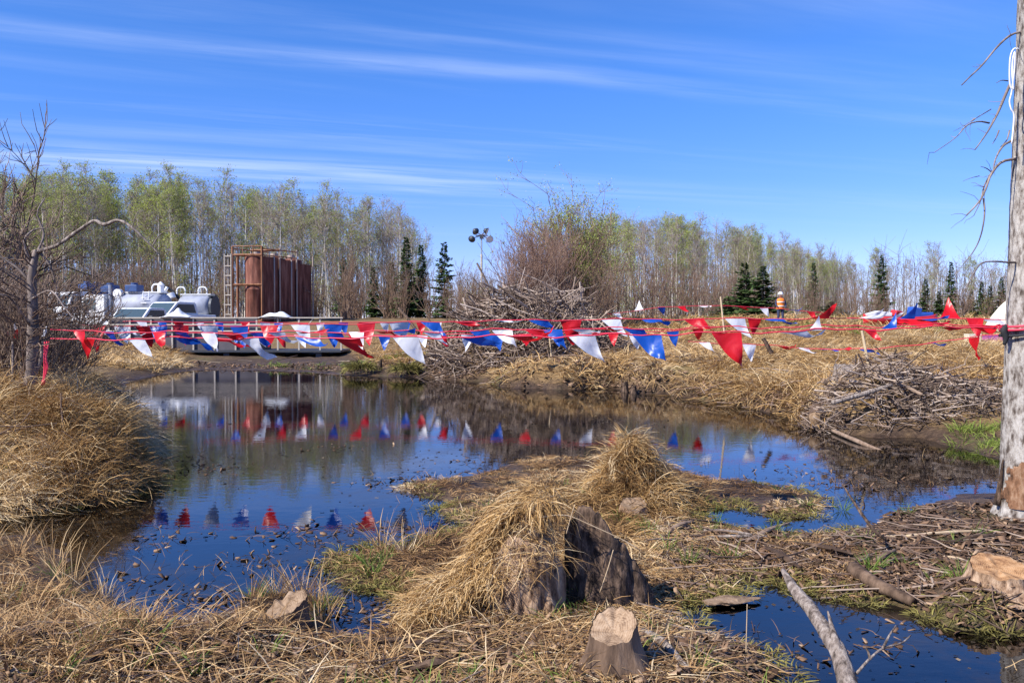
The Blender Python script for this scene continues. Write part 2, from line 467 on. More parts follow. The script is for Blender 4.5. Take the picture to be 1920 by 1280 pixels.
def m_flag(name, col, tr):
    m, n, l, b = mat_base(name)
    b.inputs['Base Color'].default_value = (*col, 1); b.inputs['Roughness'].default_value = 0.35
    geo = n.new('ShaderNodeNewGeometry')
    nz = n.new('ShaderNodeTexNoise'); nz.inputs['Scale'].default_value = 6; nz.inputs['Detail'].default_value = 1; nz.inputs['Distortion'].default_value = 1.0
    l.new(geo.outputs['Position'], nz.inputs['Vector'])
    bp = n.new('ShaderNodeBump'); bp.inputs['Strength'].default_value = 0.3; bp.inputs['Distance'].default_value = 0.05
    l.new(nz.outputs['Fac'], bp.inputs['Height']); l.new(bp.outputs[0], b.inputs['Normal'])
    t = n.new('ShaderNodeBsdfTranslucent'); t.inputs['Color'].default_value = (*col, 1)
    mx = n.new('ShaderNodeMixShader'); mx.inputs[0].default_value = tr
    l.new(b.outputs[0], mx.inputs[1]); l.new(t.outputs[0], mx.inputs[2])
    l.new(mx.outputs[0], n['Material Output'].inputs['Surface'])
    return m


M['flag_r'] = m_flag('red_pennant', (0.75, 0.012, 0.022), 0.4)
M['flag_w'] = m_flag('white_pennant', (0.82, 0.82, 0.85), 0.35)
M['flag_b'] = m_flag('blue_pennant', (0.012, 0.10, 0.50), 0.4)


def m_ground():
    m, n, l, b = mat_base('mud_and_litter')
    geo = n.new('ShaderNodeNewGeometry')
    sp = n.new('ShaderNodeSeparateXYZ'); l.new(geo.outputs['Position'], sp.inputs[0])
    n1 = n.new('ShaderNodeTexNoise'); n1.inputs['Scale'].default_value = 2.2; n1.inputs['Detail'].default_value = 9; n1.inputs['Roughness'].default_value = 0.7
    n2 = n.new('ShaderNodeTexNoise'); n2.inputs['Scale'].default_value = 14; n2.inputs['Detail'].default_value = 6; n2.inputs['Roughness'].default_value = 0.7
    n3 = n.new('ShaderNodeTexNoise'); n3.inputs['Scale'].default_value = 0.6; n3.inputs['Detail'].default_value = 4
    for k in (n1, n2, n3): l.new(geo.outputs['Position'], k.inputs['Vector'])
    mud = ramp_node(n, [(0.3, (0.022, 0.014, 0.010)), (0.55, (0.075, 0.047, 0.030)), (0.75, (0.15, 0.098, 0.062))]); l.new(n2.outputs['Fac'], mud.inputs[0])
    hay = ramp_node(n, [(0.3, (0.06, 0.037, 0.018)), (0.5, (0.20, 0.125, 0.055)), (0.72, (0.36, 0.245, 0.115))]); l.new(n2.outputs['Fac'], hay.inputs[0])
    zr = n.new('ShaderNodeMapRange'); l.new(sp.outputs[2], zr.inputs[0]); zr.inputs[1].default_value = 0.10; zr.inputs[2].default_value = 0.45
    ad = n.new('ShaderNodeMath'); ad.operation = 'MULTIPLY_ADD'; l.new(n1.outputs['Fac'], ad.inputs[0]); ad.inputs[1].default_value = 1.6
    l.new(zr.outputs[0], ad.inputs[2])
    cl = n.new('ShaderNodeMapRange'); l.new(ad.outputs[0], cl.inputs[0]); cl.inputs[1].default_value = 0.75; cl.inputs[2].default_value = 1.45
    mx = n.new('ShaderNodeMix'); mx.data_type = 'RGBA'
    l.new(cl.outputs[0], mx.inputs['Factor']); l.new(mud.outputs[0], mx.inputs['A']); l.new(hay.outputs[0], mx.inputs['B'])
    gr = n.new('ShaderNodeMapRange'); l.new(n3.outputs['Fac'], gr.inputs[0]); gr.inputs[1].default_value = 0.56; gr.inputs[2].default_value = 0.72
    gr.inputs[4].default_value = 0.55
    mx2 = n.new('ShaderNodeMix'); mx2.data_type = 'RGBA'
    l.new(gr.outputs[0], mx2.inputs['Factor']); l.new(mx.outputs['Result'], mx2.inputs['A']); mx2.inputs['B'].default_value = (0.15, 0.14, 0.045, 1)
    l.new(mx2.outputs['Result'], b.inputs['Base Color'])
    wet = n.new('ShaderNodeMapRange'); l.new(sp.outputs[2], wet.inputs[0]); wet.inputs[1].default_value = 0.0; wet.inputs[2].default_value = 0.10
    wet.inputs[3].default_value = 0.45; wet.inputs[4].default_value = 0.92
    l.new(wet.outputs[0], b.inputs['Roughness'])
    b.inputs['Specular IOR Level'].default_value = 0.25
    bp = n.new('ShaderNodeBump'); bp.inputs['Strength'].default_value = 0.9; bp.inputs['Distance'].default_value = 0.03
    l.new(n2.outputs['Fac'], bp.inputs['Height']); l.new(bp.outputs[0], b.inputs['Normal'])
    return m


M['ground'] = m_ground()


def m_water():
    m, n, l, b = mat_base('pond_water')
    n.remove(b)
    geo = n.new('ShaderNodeNewGeometry')
    mp = n.new('ShaderNodeMapping'); mp.inputs['Scale'].default_value = (1.0, 1.6, 1.0)
    l.new(geo.outputs['Position'], mp.inputs[0])
    nz = n.new('ShaderNodeTexNoise'); nz.inputs['Scale'].default_value = 5.0; nz.inputs['Detail'].default_value = 3
    l.new(mp.outputs[0], nz.inputs['Vector'])
    bp = n.new('ShaderNodeBump'); bp.inputs['Strength'].default_value = 0.018; bp.inputs['Distance'].default_value = 0.05
    l.new(nz.outputs['Fac'], bp.inputs['Height'])
    fr = n.new('ShaderNodeFresnel'); fr.inputs['IOR'].default_value = 1.68
    l.new(bp.outputs[0], fr.inputs['Normal'])
    gl = n.new('ShaderNodeBsdfGlossy'); gl.inputs['Roughness'].default_value = 0.012
    gl.inputs['Color'].default_value = (0.92, 0.92, 0.95, 1)
    l.new(bp.outputs[0], gl.inputs['Normal'])
    tr = n.new('ShaderNodeBsdfTransparent'); tr.inputs['Color'].default_value = (0.34, 0.27, 0.22, 1)
    mx = n.new('ShaderNodeMixShader')
    l.new(fr.outputs[0], mx.inputs[0]); l.new(tr.outputs[0], mx.inputs[1]); l.new(gl.outputs[0], mx.inputs[2])
    n2 = n.new('ShaderNodeTexNoise'); n2.inputs['Scale'].default_value = 0.55; n2.inputs['Detail'].default_value = 7; n2.inputs['Roughness'].default_value = 0.72; n2.inputs['Distortion'].default_value = 0.6
    l.new(geo.outputs['Position'], n2.inputs['Vector'])
    fr2 = n.new('ShaderNodeMapRange'); fr2.inputs[1].default_value = 0.50; fr2.inputs[2].default_value = 0.78; fr2.inputs[4].default_value = 0.42
    l.new(n2.outputs['Fac'], fr2.inputs[0])
    df = n.new('ShaderNodeBsdfDiffuse'); df.inputs['Color'].default_value = (0.085, 0.065, 0.045, 1)
    mx2 = n.new('ShaderNodeMixShader'); l.new(fr2.outputs[0], mx2.inputs[0]); l.new(mx.outputs[0], mx2.inputs[1]); l.new(df.outputs[0], mx2.inputs[2])
    l.new(mx2.outputs[0], n['Material Output'].inputs['Surface'])
    return m


M['water'] = m_water()


# ------------------------------------------------------------------ mesh helpers
def np_mesh(name, V, quads=None, tris=None, mat=None, tint=None, smooth=False):
    me = bpy.data.meshes.new(name)
    V = np.asarray(V, np.float32)
    loops, starts = [], []
    off = 0
    for F, k in ((quads, 4), (tris, 3)):
        if F is None or len(F) == 0: continue
        F = np.asarray(F, np.int32).reshape(-1, k)
        loops.append(F.ravel()); starts.append(off + np.arange(len(F), dtype=np.int32) * k)
        off += F.size
    loops = np.concatenate(loops); starts = np.concatenate(starts)
    me.vertices.add(len(V)); me.vertices.foreach_set('co', V.ravel())
    me.loops.add(len(loops)); me.loops.foreach_set('vertex_index', loops)
    me.polygons.add(len(starts)); me.polygons.foreach_set('loop_start', starts)
    me.update(calc_edges=True)
    if smooth:
        me.polygons.foreach_set('use_smooth', np.ones(len(starts), bool))
    if tint is not None:
        a = me.attributes.new('tint', 'FLOAT', 'POINT')
        a.data.foreach_set('value', np.asarray(tint, np.float32))
    if mat: me.materials.append(M[mat] if isinstance(mat, str) else mat)
    me.validate()
    return me


def link(name, me, parent=None, loc=None, rot=None, scale=None):
    o = bpy.data.objects.new(name, me)
    COL.objects.link(o)
    if parent: o.parent = parent
    if loc is not None: o.location = loc
    if rot is not None: o.rotation_euler = rot
    if scale is not None: o.scale = scale if hasattr(scale, '__len__') else (scale,) * 3
    return o


def tag(o, label=None, cat=None, group=None, kind=None):
    if label: o['label'] = label
    if cat: o['category'] = cat
    if group: o['group'] = group
    if kind: o['kind'] = kind
    return o


def thing(name, label, cat, loc=(0, 0, 0), rotz=0, group=None):
    o = link(name, None, None, loc, (0, 0, rotz))
    return tag(o, label, cat, group)


def tubes(P, Rad, sides=3, tint=None, cap=False):
    """P (M,k,3) centre lines, Rad (M,k) radii -> verts, quads, tint per vertex"""
    P = np.asarray(P, float); Rad = np.asarray(Rad, float)
    Mn, k, _ = P.shape
    T = np.gradient(P, axis=1)
    T /= np.linalg.norm(T, axis=2, keepdims=True) + 1e-9
    ax = P[:, -1] - P[:, 0]
    ax /= np.linalg.norm(ax, axis=1, keepdims=True) + 1e-9
    ref = np.where(np.abs(ax[:, 2:3]) < 0.8, np.array([[0, 0, 1.0]]), np.array([[1.0, 0, 0]]))[:, None, :]
    Nn = np.cross(T, ref); Nn /= np.linalg.norm(Nn, axis=2, keepdims=True) + 1e-9
    B = np.cross(T, Nn)
    ang = np.arange(sides) / sides * 2 * np.pi
    V = P[:, :, None, :] + Rad[:, :, None, None] * (np.cos(ang)[None, None, :, None] * Nn[:, :, None, :] + np.sin(ang)[None, None, :, None] * B[:, :, None, :])
    idx = np.arange(Mn * k * sides).reshape(Mn, k, sides)
    a = idx[:, :-1, :]; b = np.roll(idx, -1, axis=2)[:, :-1, :]; c = np.roll(idx, -1, axis=2)[:, 1:, :]; d = idx[:, 1:, :]
    Q = np.stack([a, b, c, d], -1).reshape(-1, 4)
    tv = None
    if tint is not None:
        tv = np.repeat(np.asarray(tint), k * sides)
    return V.reshape(-1, 3), Q, tv


def merge(parts):
    Vs, Qs, Ts, off = [], [], [], 0
    for V, Q, t in parts:
        Vs.append(V); Qs.append(Q + off); Ts.append(t if t is not None else np.full(len(V), 0.5)); off += len(V)
    return np.concatenate(Vs), np.concatenate(Qs), np.concatenate(Ts)


def tube_mesh(name, pts, radii, mat, sides=8, noise=0.0, seed=0, cap=True, resample=0):
    """one closed tube along pts"""
    pts = np.array([tuple(p) for p in pts], float); radii = np.array(radii, float)
    if resample:
        t = np.linspace(0, len(pts) - 1, resample)
        i = np.clip(t.astype(int), 0, len(pts) - 2); f = (t - i)[:, None]
        pm = np.concatenate([2 * pts[:1] - pts[1:2], pts, 2 * pts[-1:] - pts[-2:-1]])
        p0, p1, p2, p3 = pm[i], pm[i + 1], pm[i + 2], pm[i + 3]
        radii = np.interp(t, np.arange(len(radii)), radii)
        pts = 0.5 * (2 * p1 + (p2 - p0) * f + (2 * p0 - 5 * p1 + 4 * p2 - p3) * f ** 2 + (3 * p1 - p0 - 3 * p2 + p3) * f ** 3)
    V, Q, _ = tubes(pts[None], radii[None], sides)
    k = len(pts)
    if noise:
        r_ = np.random.default_rng(seed)
        g = V.reshape(k, sides, 3)
        c = pts[:, None, :]
        an = np.arange(sides) / sides
        n1 = fbm(np.cos(an * 6.283)[None] * 1.5 + np.linspace(0, k * 0.25, k)[:, None] + seed * 3.7, np.sin(an * 6.283)[None] * 1.5 + 9 + 0 * np.linspace(0, 1, k)[:, None], 3)
        n2 = r_.random((k, sides)) - 0.5
        g = c + (g - c) * (1 + noise * (2 * n1 + 0.5 * n2))[:, :, None]
        V = g.reshape(-1, 3)
    tr = None
    if cap:
        V = np.concatenate([V, pts[:1], pts[-1:]])
        n0 = k * sides
        i = np.arange(sides); j = (i + 1) % sides
        t1 = np.stack([j, i, np.full(sides, n0)], 1)
        t2 = np.stack([i + (k - 1) * sides, j + (k - 1) * sides, np.full(sides, n0 + 1)], 1)
        tr = np.concatenate([t1, t2])
    return np_mesh(name, V, Q, tr, mat, None, True)


def bm_mesh(name, build, mat, bevel=0.0, smooth=False):
    bm = bmesh.new()
    build(bm)
    if bevel:
        bmesh.ops.bevel(bm, geom=bm.edges[:], offset=bevel, segments=2, profile=0.6, affect='EDGES')
    me = bpy.data.meshes.new(name)
    bmesh.ops.recalc_face_normals(bm, faces=bm.faces)
    bm.to_mesh(me); bm.free()
    if smooth:
        for p in me.polygons: p.use_smooth = True
    me.materials.append(M[mat])
    return me


def bx(bm, c, s, rot=None):
    m_ = Matrix.Translation(c)
    if rot: m_ = m_ @ Euler(rot).to_matrix().to_4x4()
    m_ = m_ @ Matrix.Diagonal((*s, 1))
    bmesh.ops.create_cube(bm, size=1, matrix=m_)


def cyl(bm, a, b, r, seg=16, r2=None):
    a, b = Vector(a), Vector(b)
    q = (b - a).to_track_quat('Z', 'Y').to_matrix().to_4x4()
    bmesh.ops.create_cone(bm, cap_ends=True, segments=seg, radius1=r, radius2=r if r2 is None else r2, depth=(b - a).length,
                          matrix=Matrix.Translation((a + b) / 2) @ q)


def prism(bm, poly, axis_, a, b):
    """extrude a 2D outline along an axis ('x' or 'y')"""
    def P(p, t):
        return (t, p[0], p[1]) if axis_ == 'x' else (p[0], t, p[1])
    v1 = [bm.verts.new(P(p, a)) for p in poly]
    v2 = [bm.verts.new(P(p, b)) for p in poly]
    n = len(poly)
    bm.faces.new(v1); bm.faces.new(v2[::-1])
    for i in range(n):
        bm.faces.new((v1[i], v2[i], v2[(i + 1) % n], v1[(i + 1) % n]))


def copy_tree(root, loc, rotz, scale=1.0, label=None, group=None, sz=None):
    r = root.copy(); COL.objects.link(r)
    r.location = loc; r.rotation_euler = (0, 0, rotz); r.scale = (scale, scale, scale if sz is None else sz)
    if label: r['label'] = label
    if group: r['group'] = group
    for ch in root.children:
        c = ch.copy(); COL.objects.link(c); c.parent = r
        for g in ch.children:
            d = g.copy(); COL.objects.link(d); d.parent = c
    return r


# ------------------------------------------------------------------ setting: ground, water
nx, ny = len(XS), len(YS)
idx = np.arange(nx * ny).reshape(ny, nx)
Q = np.stack([idx[:-1, :-1], idx[:-1, 1:], idx[1:, 1:], idx[1:, :-1]], -1).reshape(-1, 4)
tag(link('ground', np_mesh('ground', np.stack([GX, GY, GZ], -1).reshape(-1, 3), Q, None, 'ground', None, True)), kind='structure')
wv = np.array([(-22, 0.2, 0), (22, 0.2, 0), (22, 48, 0), (-22, 48, 0)], float)
tag(link('water', np_mesh('water', wv, [[0, 1, 2, 3]], None, 'water')), kind='structure')


# ------------------------------------------------------------------ blades of grass
def blades(base, yaw, length, lean, width, tint, droop=0.5, follow=True, k=4, side=0.35, clear=0.0):
    """strips: base (n,3), yaw heading, lean 0 = upright .. 1 = flat"""
    n = len(base)
    t = np.linspace(0, 1, k)[None, :]
    L = length[:, None]; le = lean[:, None]
    a0 = (1 - le) * (np.pi / 2)                       # starting elevation
    a1 = a0 - droop * (0.6 + 0.8 * rng.random((n, 1))) * np.pi / 2
    ang = a0 + (a1 - a0) * t
    st = 1.0 / (k - 1)
    ca = np.cos(ang); sa = np.sin(ang)
    hx = np.concatenate([np.zeros((n, 1)), np.cumsum((ca[:, 1:] + ca[:, :-1]) / 2 * st, 1)], 1) * L
    hz = np.concatenate([np.zeros((n, 1)), np.cumsum((sa[:, 1:] + sa[:, :-1]) / 2 * st, 1)], 1) * L
    sw = (rng.random((n, 1)) - 0.5) * 2 * side * L * t ** 2
    cy, sy = np.cos(yaw)[:, None], np.sin(yaw)[:, None]
    X = base[:, 0:1] + hx * cy - sw * sy
    Y = base[:, 1:2] + hx * sy + sw * cy
    Z = base[:, 2:3] + hz
    if follow:
        g = np.maximum(H(X.ravel(), Y.ravel()).reshape(X.shape), 0.0)
        Z = np.maximum(Z, g + clear + 0.004 + 0.03 * rng.random((n, 1)) * np.minimum(1, t * 3))
    P = np.stack([X, Y, Z], -1)
    T = np.gradient(P, axis=1)
    tw = rng.random(n) * 6.283
    wv_ = np.stack([np.cos(tw), np.sin(tw), (rng.random(n) - 0.5) * 1.2], -1)[:, None, :]
    Wd = np.cross(T, np.cross(wv_, T)); Wd /= np.linalg.norm(Wd, axis=2, keepdims=True) + 1e-9
    prof = (np.array([0.8, 1.0, 0.8, 0.25]) if k == 4 else np.interp(np.linspace(0, 1, k), [0, 0.3, 0.7, 1], [0.8, 1, 0.8, 0.2]))[None, :, None]
    off = Wd * (width[:, None, None] * 0.5) * prof
    V = np.stack([P - off, P + off], 2).reshape(-1, 3)
    i = np.arange(n * k * 2).reshape(n, k, 2)
    q = np.stack([i[:, :-1, 0], i[:, :-1, 1], i[:, 1:, 1], i[:, 1:, 0]], -1).reshape(-1, 4)
    return V, q, np.repeat(tint, k * 2)


def stuff(name, parts, mat, label, cat, parent=None):
    V, q, t = merge(parts)
    o = link(name, np_mesh(name, V, q, None, mat, t, False), parent)
    o['kind'] = 'stuff'
    if parent is None: tag(o, label, cat)
    return o


def scatter(n, ylo, yhi, pxlo, pxhi, zmin=0.02, dens=None, pw=1.0):
    """points on land, spaced about evenly in the view from the bank"""
    out = []
    need = n
    for _ in range(12):
        m = int(need * 2.2) + 50
        d = np.exp(rng.uniform(math.log(ylo), math.log(yhi), m)) if pw == 1.0 else rng.uniform(ylo, yhi, m)
        x = (rng.uniform(pxlo, pxhi, m) - CX) / FPX * d
        z = H(x, d)
        ok = z > zmin
        if dens is not None:
            ok &= rng.random(m) < dens(x, d, z)
        p = np.stack([x, d, z], -1)[ok]
        out.append(p); need -= len(p)
        if need <= 0: break
    return np.concatenate(out)[:n]


def flow(p, s=0.5, o=0.0):
    return fbm(p[:, 0] * s + 31 + o, p[:, 1] * s + 11 + o, 2) * 14.0


def tintn(p, s=1.3, mid=0.5, amp=1.0, jit=0.5):
    return np.clip(mid + amp * fbm(p[:, 0] * s + 3, p[:, 1] * s + 8, 3) + jit * (rng.random(len(p)) - 0.5), 0, 1)


# --- near bank: matted straw
def near_dens(x, y, z):
    px = x / y * FPX + CX
    muddy = sstep(1240, 1330, px) * sstep(4.6, 5.2, y)        # bare mud shelf on the right
    return np.clip(0.95 - 0.72 * muddy + 0.25 * fbm(x * 3, y * 3, 3), 0.05, 1)


p = scatter(25000, 2.9, 7.2, -150, 2080, 0.02, near_dens)
mat_parts = [blades(p, flow(p, 0.9) + rng.normal(0, 0.9, len(p)), rng.uniform(0.06, 0.26, len(p)), rng.uniform(0.72, 1.02, len(p)),
                    rng.uniform(0.002, 0.0055, len(p)), tintn(p, 2.0, 0.33, 1.6, 0.9), 0.35)]
p = scatter(2600, 2.9, 5.9, -150, 1300, 0.05, near_dens)
mat_parts.append(blades(p, rng.uniform(0, 6.28, len(p)), rng.uniform(0.15, 0.42, len(p)), rng.uniform(0.45, 0.9, len(p)),
                        rng.uniform(0.003, 0.007, len(p)), rng.uniform(0.35, 1, len(p)), 0.5))
stuff('dry_grass', mat_parts, 'straw', 'matted dry straw and grass covering the muddy bank around the cut stumps', 'grass')


# --- clumps of dry grass: each clump a burst of drooping blades
def clumps(centers, rad, nb, lmin, lmax, wmin, wmax, tmid, droop=0.75, lean0=0.05, lean1=0.7, biasyaw=None, biasw=0.0, tjit=0.5, kk=4):
    n = len(centers)
    c = np.repeat(centers, nb, axis=0)
    rr = np.repeat(np.broadcast_to(rad, (n,)), nb) * np.sqrt(rng.random(n * nb))
    yaw = rng.uniform(0, 6.283, n * nb)
    bx_ = c[:, 0] + rr * np.cos(yaw); by_ = c[:, 1] + rr * np.sin(yaw)
    b = np.stack([bx_, by_, np.maximum(H(bx_, by_), 0.0) - 0.005], -1)
    yy = yaw + rng.normal(0, 0.5, n * nb)
    if biasyaw is not None:
        by0 = np.repeat(np.broadcast_to(biasyaw, (n,)), nb)
        vx = np.cos(yy) + biasw * np.cos(by0); vy = np.sin(yy) + biasw * np.sin(by0)
        yy = np.arctan2(vy, vx)
    ct = np.repeat(np.broadcast_to(tmid, (n,)) + rng.normal(0, 0.10, n), nb)
    sc = np.repeat(rng.uniform(0.75, 1.25, n), nb)
    return blades(b, yy, rng.uniform(lmin, lmax, n * nb) * sc, rng.uniform(lean0, lean1, n * nb), rng.uniform(wmin, wmax, n * nb),
                  np.clip(ct + tjit * (rng.random(n * nb) - 0.5), 0, 1), droop, side=0.25, k=kk)


# near-left bank standing tufts (fringe over the water)
pn = scatter(60, 4.0, 7.6, -120, 300, 0.03)
pm = scatter(70, 3.6, 5.2, -80, 1300, 0.06)
fringe = [clumps(pn, 0.10, 60, 0.08, 0.26, 0.003, 0.006, 0.5, 0.7, 0.05, 0.8), clumps(pm, 0.07, 40, 0.06, 0.22, 0.003, 0.006, 0.5, 0.7)]
pe = np.array([[*onz(x_, y_, 0.05)] for x_, y_ in [(560, 1120), (590, 1130), (610, 1150), (470, 1130), (520, 1112), (60, 1010), (100, 1050), (130, 1085), (190, 1105), (30, 1030), (720, 1030), (760, 1035), (800, 1020)]])
fringe.append(clumps(pe, 0.07, 45, 0.12, 0.36, 0.003, 0.006, 0.62, 0.4, 0.0, 0.4))
stuff('standing_grass', fringe, 'straw', 'dry grass tufts standing at the water edge of the near bank', 'grass')

# left mound: golden straw combed down towards the water
p = scatter(520, 8.0, 16.5, -260, 300, 0.03)
yb = np.arctan2(-0.75 + 0 * p[:, 0], 0.65 + 0 * p[:, 0]) + fbm(p[:, 0] * 1.7, p[:, 1] * 1.7, 3) * 8
left_parts = [clumps(p, 0.17, 72, 0.14, 0.50, 0.004, 0.009, tintn(p, 0.9, 0.55, 1.5, 0.5), 0.85, 0.15, 1.0, yb, 1.3, 0.7)]
pe = scatter(70, 8.4, 12.5, -150, 290, 0.05)
left_parts.append(clumps(pe, 0.12, 46, 0.2, 0.55, 0.004, 0.009, 0.6, 0.8, 0.0, 0.55, 0.3, 0.4, 0.8))
pe = scatter(120, 8.2, 10.5, 60, 300, 0.02)
left_parts.append(clumps(pe, 0.14, 50, 0.15, 0.4, 0.004, 0.008, 0.35, 0.8, 0.1, 0.7, -0.6, 0.7))
stuff('golden_grass', left_parts, 'gold_straw', 'golden dry grass draped over the mound below the dead shrubs', 'grass')

# far bank: slumped tan grass, both sides
p = scatter(1400, 15.2, 44, 1120, 2150, 0.10)
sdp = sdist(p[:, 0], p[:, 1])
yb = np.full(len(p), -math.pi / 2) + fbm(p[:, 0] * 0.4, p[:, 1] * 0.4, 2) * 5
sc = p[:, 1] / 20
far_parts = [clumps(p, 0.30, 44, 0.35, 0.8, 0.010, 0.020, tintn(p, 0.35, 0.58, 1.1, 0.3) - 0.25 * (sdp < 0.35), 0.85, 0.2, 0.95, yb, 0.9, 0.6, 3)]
p = scatter(650, 24, 60, 620, 1500, 0.16, lambda x, y, z: (0.9 - 0.6 * sstep(0.0, -0.2, x / y)) * (((x - 0.45) / 3.3) ** 2 + ((y - 30.0) / 3.2) ** 2 > 1))
far_parts.append(clumps(p, 0.35, 34, 0.3, 0.7, 0.016, 0.028, tintn(p, 0.3, 0.42, 0.9, 0.2), 0.85, 0.2, 0.85, kk=3))
p = scatter(380, 40, 75, 900, 2100, 0.3)
far_parts.append(clumps(p, 0.7, 34, 0.4, 0.9, 0.03, 0.05, tintn(p, 0.2, 0.45, 0.8, 0.2), 0.8, 0.1, 0.8, kk=3))
p = scatter(150, 30, 44, 110, 335, 0.12)
far_parts.append(clumps(p, 0.35, 36, 0.3, 0.65, 0.018, 0.03, tintn(p, 0.3, 0.5, 0.8, 0.2), 0.85, 0.2, 0.85, kk=3))
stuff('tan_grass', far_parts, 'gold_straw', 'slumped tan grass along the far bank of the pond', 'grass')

# island and peninsula grass
def isl(x, y, z):
    px = x / y * FPX + CX
    return np.where((px > 600) & (px < 1620), 0.95 - 0.55 * sstep(1330, 1420, px), 0.0)


p = scatter(860, 5.0, 12.2, 600, 1600, 0.008, isl)
p = p[~((np.abs(p[:, 0] - 0.18) < 0.34) & (np.abs(p[:, 1] - 5.55) < 0.3))]
stuff('island_grass', [clumps(p, 0.10, 38, 0.04, 0.17, 0.003, 0.007, tintn(p, 1.5, 0.45, 1.2, 0.4), 0.85, 0.3, 1.05)], 'straw',
      'short dry grass matted over the spit behind the broken stump', 'grass')

# green shoots
pg = scatter(90, 3.4, 9.5, -50, 1950, 0.01, lambda x, y, z: 0.35 + 0.9 * (fbm(x * 1.3 + 40, y * 1.3, 2) > 0.06))
g_parts = [clumps(pg, 0.05, 22, 0.05, 0.16, 0.003, 0.006, 0.5, 0.5, 0.0, 0.6)]
gp = np.array([[*onz(x_, y_, 0.04)] for x_, y_ in [(480, 1110), (500, 1112), (1040, 1130), (1060, 1125), (1075, 1122), (1050, 1128), (600, 1130), (690, 1060), (700, 1075), (720, 1050), (1340, 975),
                                                    (1580, 950), (1700, 965), (1640, 1075), (1800, 1110), (940, 1150), (1290, 1060), (1370, 1050), (1250, 1040)]])
g_parts.append(clumps(gp, 0.05, 30, 0.06, 0.2, 0.003, 0.006, 0.45, 0.45, 0.0, 0.5))
p = scatter(85, 11.2, 13.6, 1750, 2080, 0.0)
g_parts.append(clumps(p, 0.14, 30, 0.08, 0.2, 0.006, 0.012, 0.85, 0.6, 0.0, 0.7))
p = scatter(60, 18, 24, 1740, 1860, 0.2)
g_parts.append(clumps(p, 0.25, 24, 0.12, 0.3, 0.012, 0.02, 0.9, 0.6, 0.0, 0.7))
p = scatter(40, 40, 70, 1250, 1900, 0.3)
g_parts.append(clumps(p, 0.6, 30, 0.2, 0.45, 0.03, 0.045, 0.8, 0.6, 0.0, 0.7))
p = scatter(40, 33, 36, 480, 860, 0.02)
g_parts.append(clumps(p, 0.25, 24, 0.12, 0.3, 0.014, 0.022, 0.75, 0.6, 0.0, 0.7))
stuff('green_grass', g_parts, 'green', 'fresh green grass shoots coming up through the dead grass', 'grass')

# olive moss mats at the water line
def edge(x, y, z):
    return (np.abs(sdist(x, y)) < 0.16) * 1.0


m_parts = []
for a in ((5.6, 9.8, 600, 1600, 260, 1), (8.2, 11, 60, 330, 60, 1), (4.0, 6.0, 1280, 1900, 60, 1)):
    p = scatter(a[4], a[0], a[1], a[2], a[3], -0.03, edge)
    p[:, 2] = np.maximum(p[:, 2], 0.0)
    m_parts.append(clumps(p, 0.09, 26, 0.03, 0.10, 0.004, 0.008, 0.5, 0.7, 0.2, 0.95))
stuff('moss', m_parts, 'olive', 'olive green moss mats along the water line of the spit', 'moss')

# --- bark chips, twigs and debris on mud
def chips(p, smin, smax, up=0.01):
    n = len(p)
    L = rng.uniform(smin, smax, n); Wd = L * rng.uniform(0.15, 0.5, n)
    yaw = rng.uniform(0, 6.283, n); pit = rng.normal(0, 0.35, n); rol = rng.normal(0, 0.45, n)
    ex = np.stack([np.cos(yaw) * np.cos(pit), np.sin(yaw) * np.cos(pit), np.sin(pit)], -1)
    ey = np.stack([-np.sin(yaw) * np.cos(rol), np.cos(yaw) * np.cos(rol), np.sin(rol)], -1)
    c = p + np.stack([0 * L, 0 * L, up + 0.25 * L * np.abs(np.sin(pit)) + rng.uniform(0, up, n)], -1)
    a = (ex * L[:, None] / 2); b = (ey * Wd[:, None] / 2)
    nz = np.cross(ex, ey) * (Wd * 0.18)[:, None]
    V = np.stack([c - a - b, c + a - b * 0.6, c + a * 0.9 + b * 0.7, c - a * 0.8 + b,
                  c - a - b - nz, c + a - b * 0.6 - nz, c + a * 0.9 + b * 0.7 - nz, c - a * 0.8 + b - nz], 1).reshape(-1, 3)
    i = np.arange(n * 8).reshape(n, 8)
    q = np.concatenate([i[:, [0, 1, 2, 3]], i[:, [1, 0, 4, 5]], i[:, [2, 1, 5, 6]], i[:, [3, 2, 6, 7]], i[:, [0, 3, 7, 4]]])
    return V, q, np.repeat(np.clip(rng.beta(1.6, 2.2, n), 0, 1), 8)


p1 = scatter(9500, 2.9, 5.2, -150, 1500, 0.03)
p2 = scatter(5200, 4.3, 8.6, 1240, 2080, 0.008)
p3 = scatter(1200, 5.2, 9.5, 600, 1600, 0.008)
p4 = scatter(2600, 14.5, 30, 1100, 2080, 0.01, lambda x, y, z: (sdist(x, y) < 1.0) * 1.0)
p5 = scatter(1500, 24, 37, 330, 1200, 0.01, lambda x, y, z: (sdist(x, y) < 3.0) * 1.0)
stuff('bark_litter', [chips(p1, 0.012, 0.075, 0.014), chips(p2, 0.015, 0.10), chips(p3, 0.012, 0.05), chips(p4, 0.05, 0.18, 0.03), chips(p5, 0.06, 0.22, 0.03)], 'litter',
      'brown bark chips and wood litter strewn over the mud', 'litter')


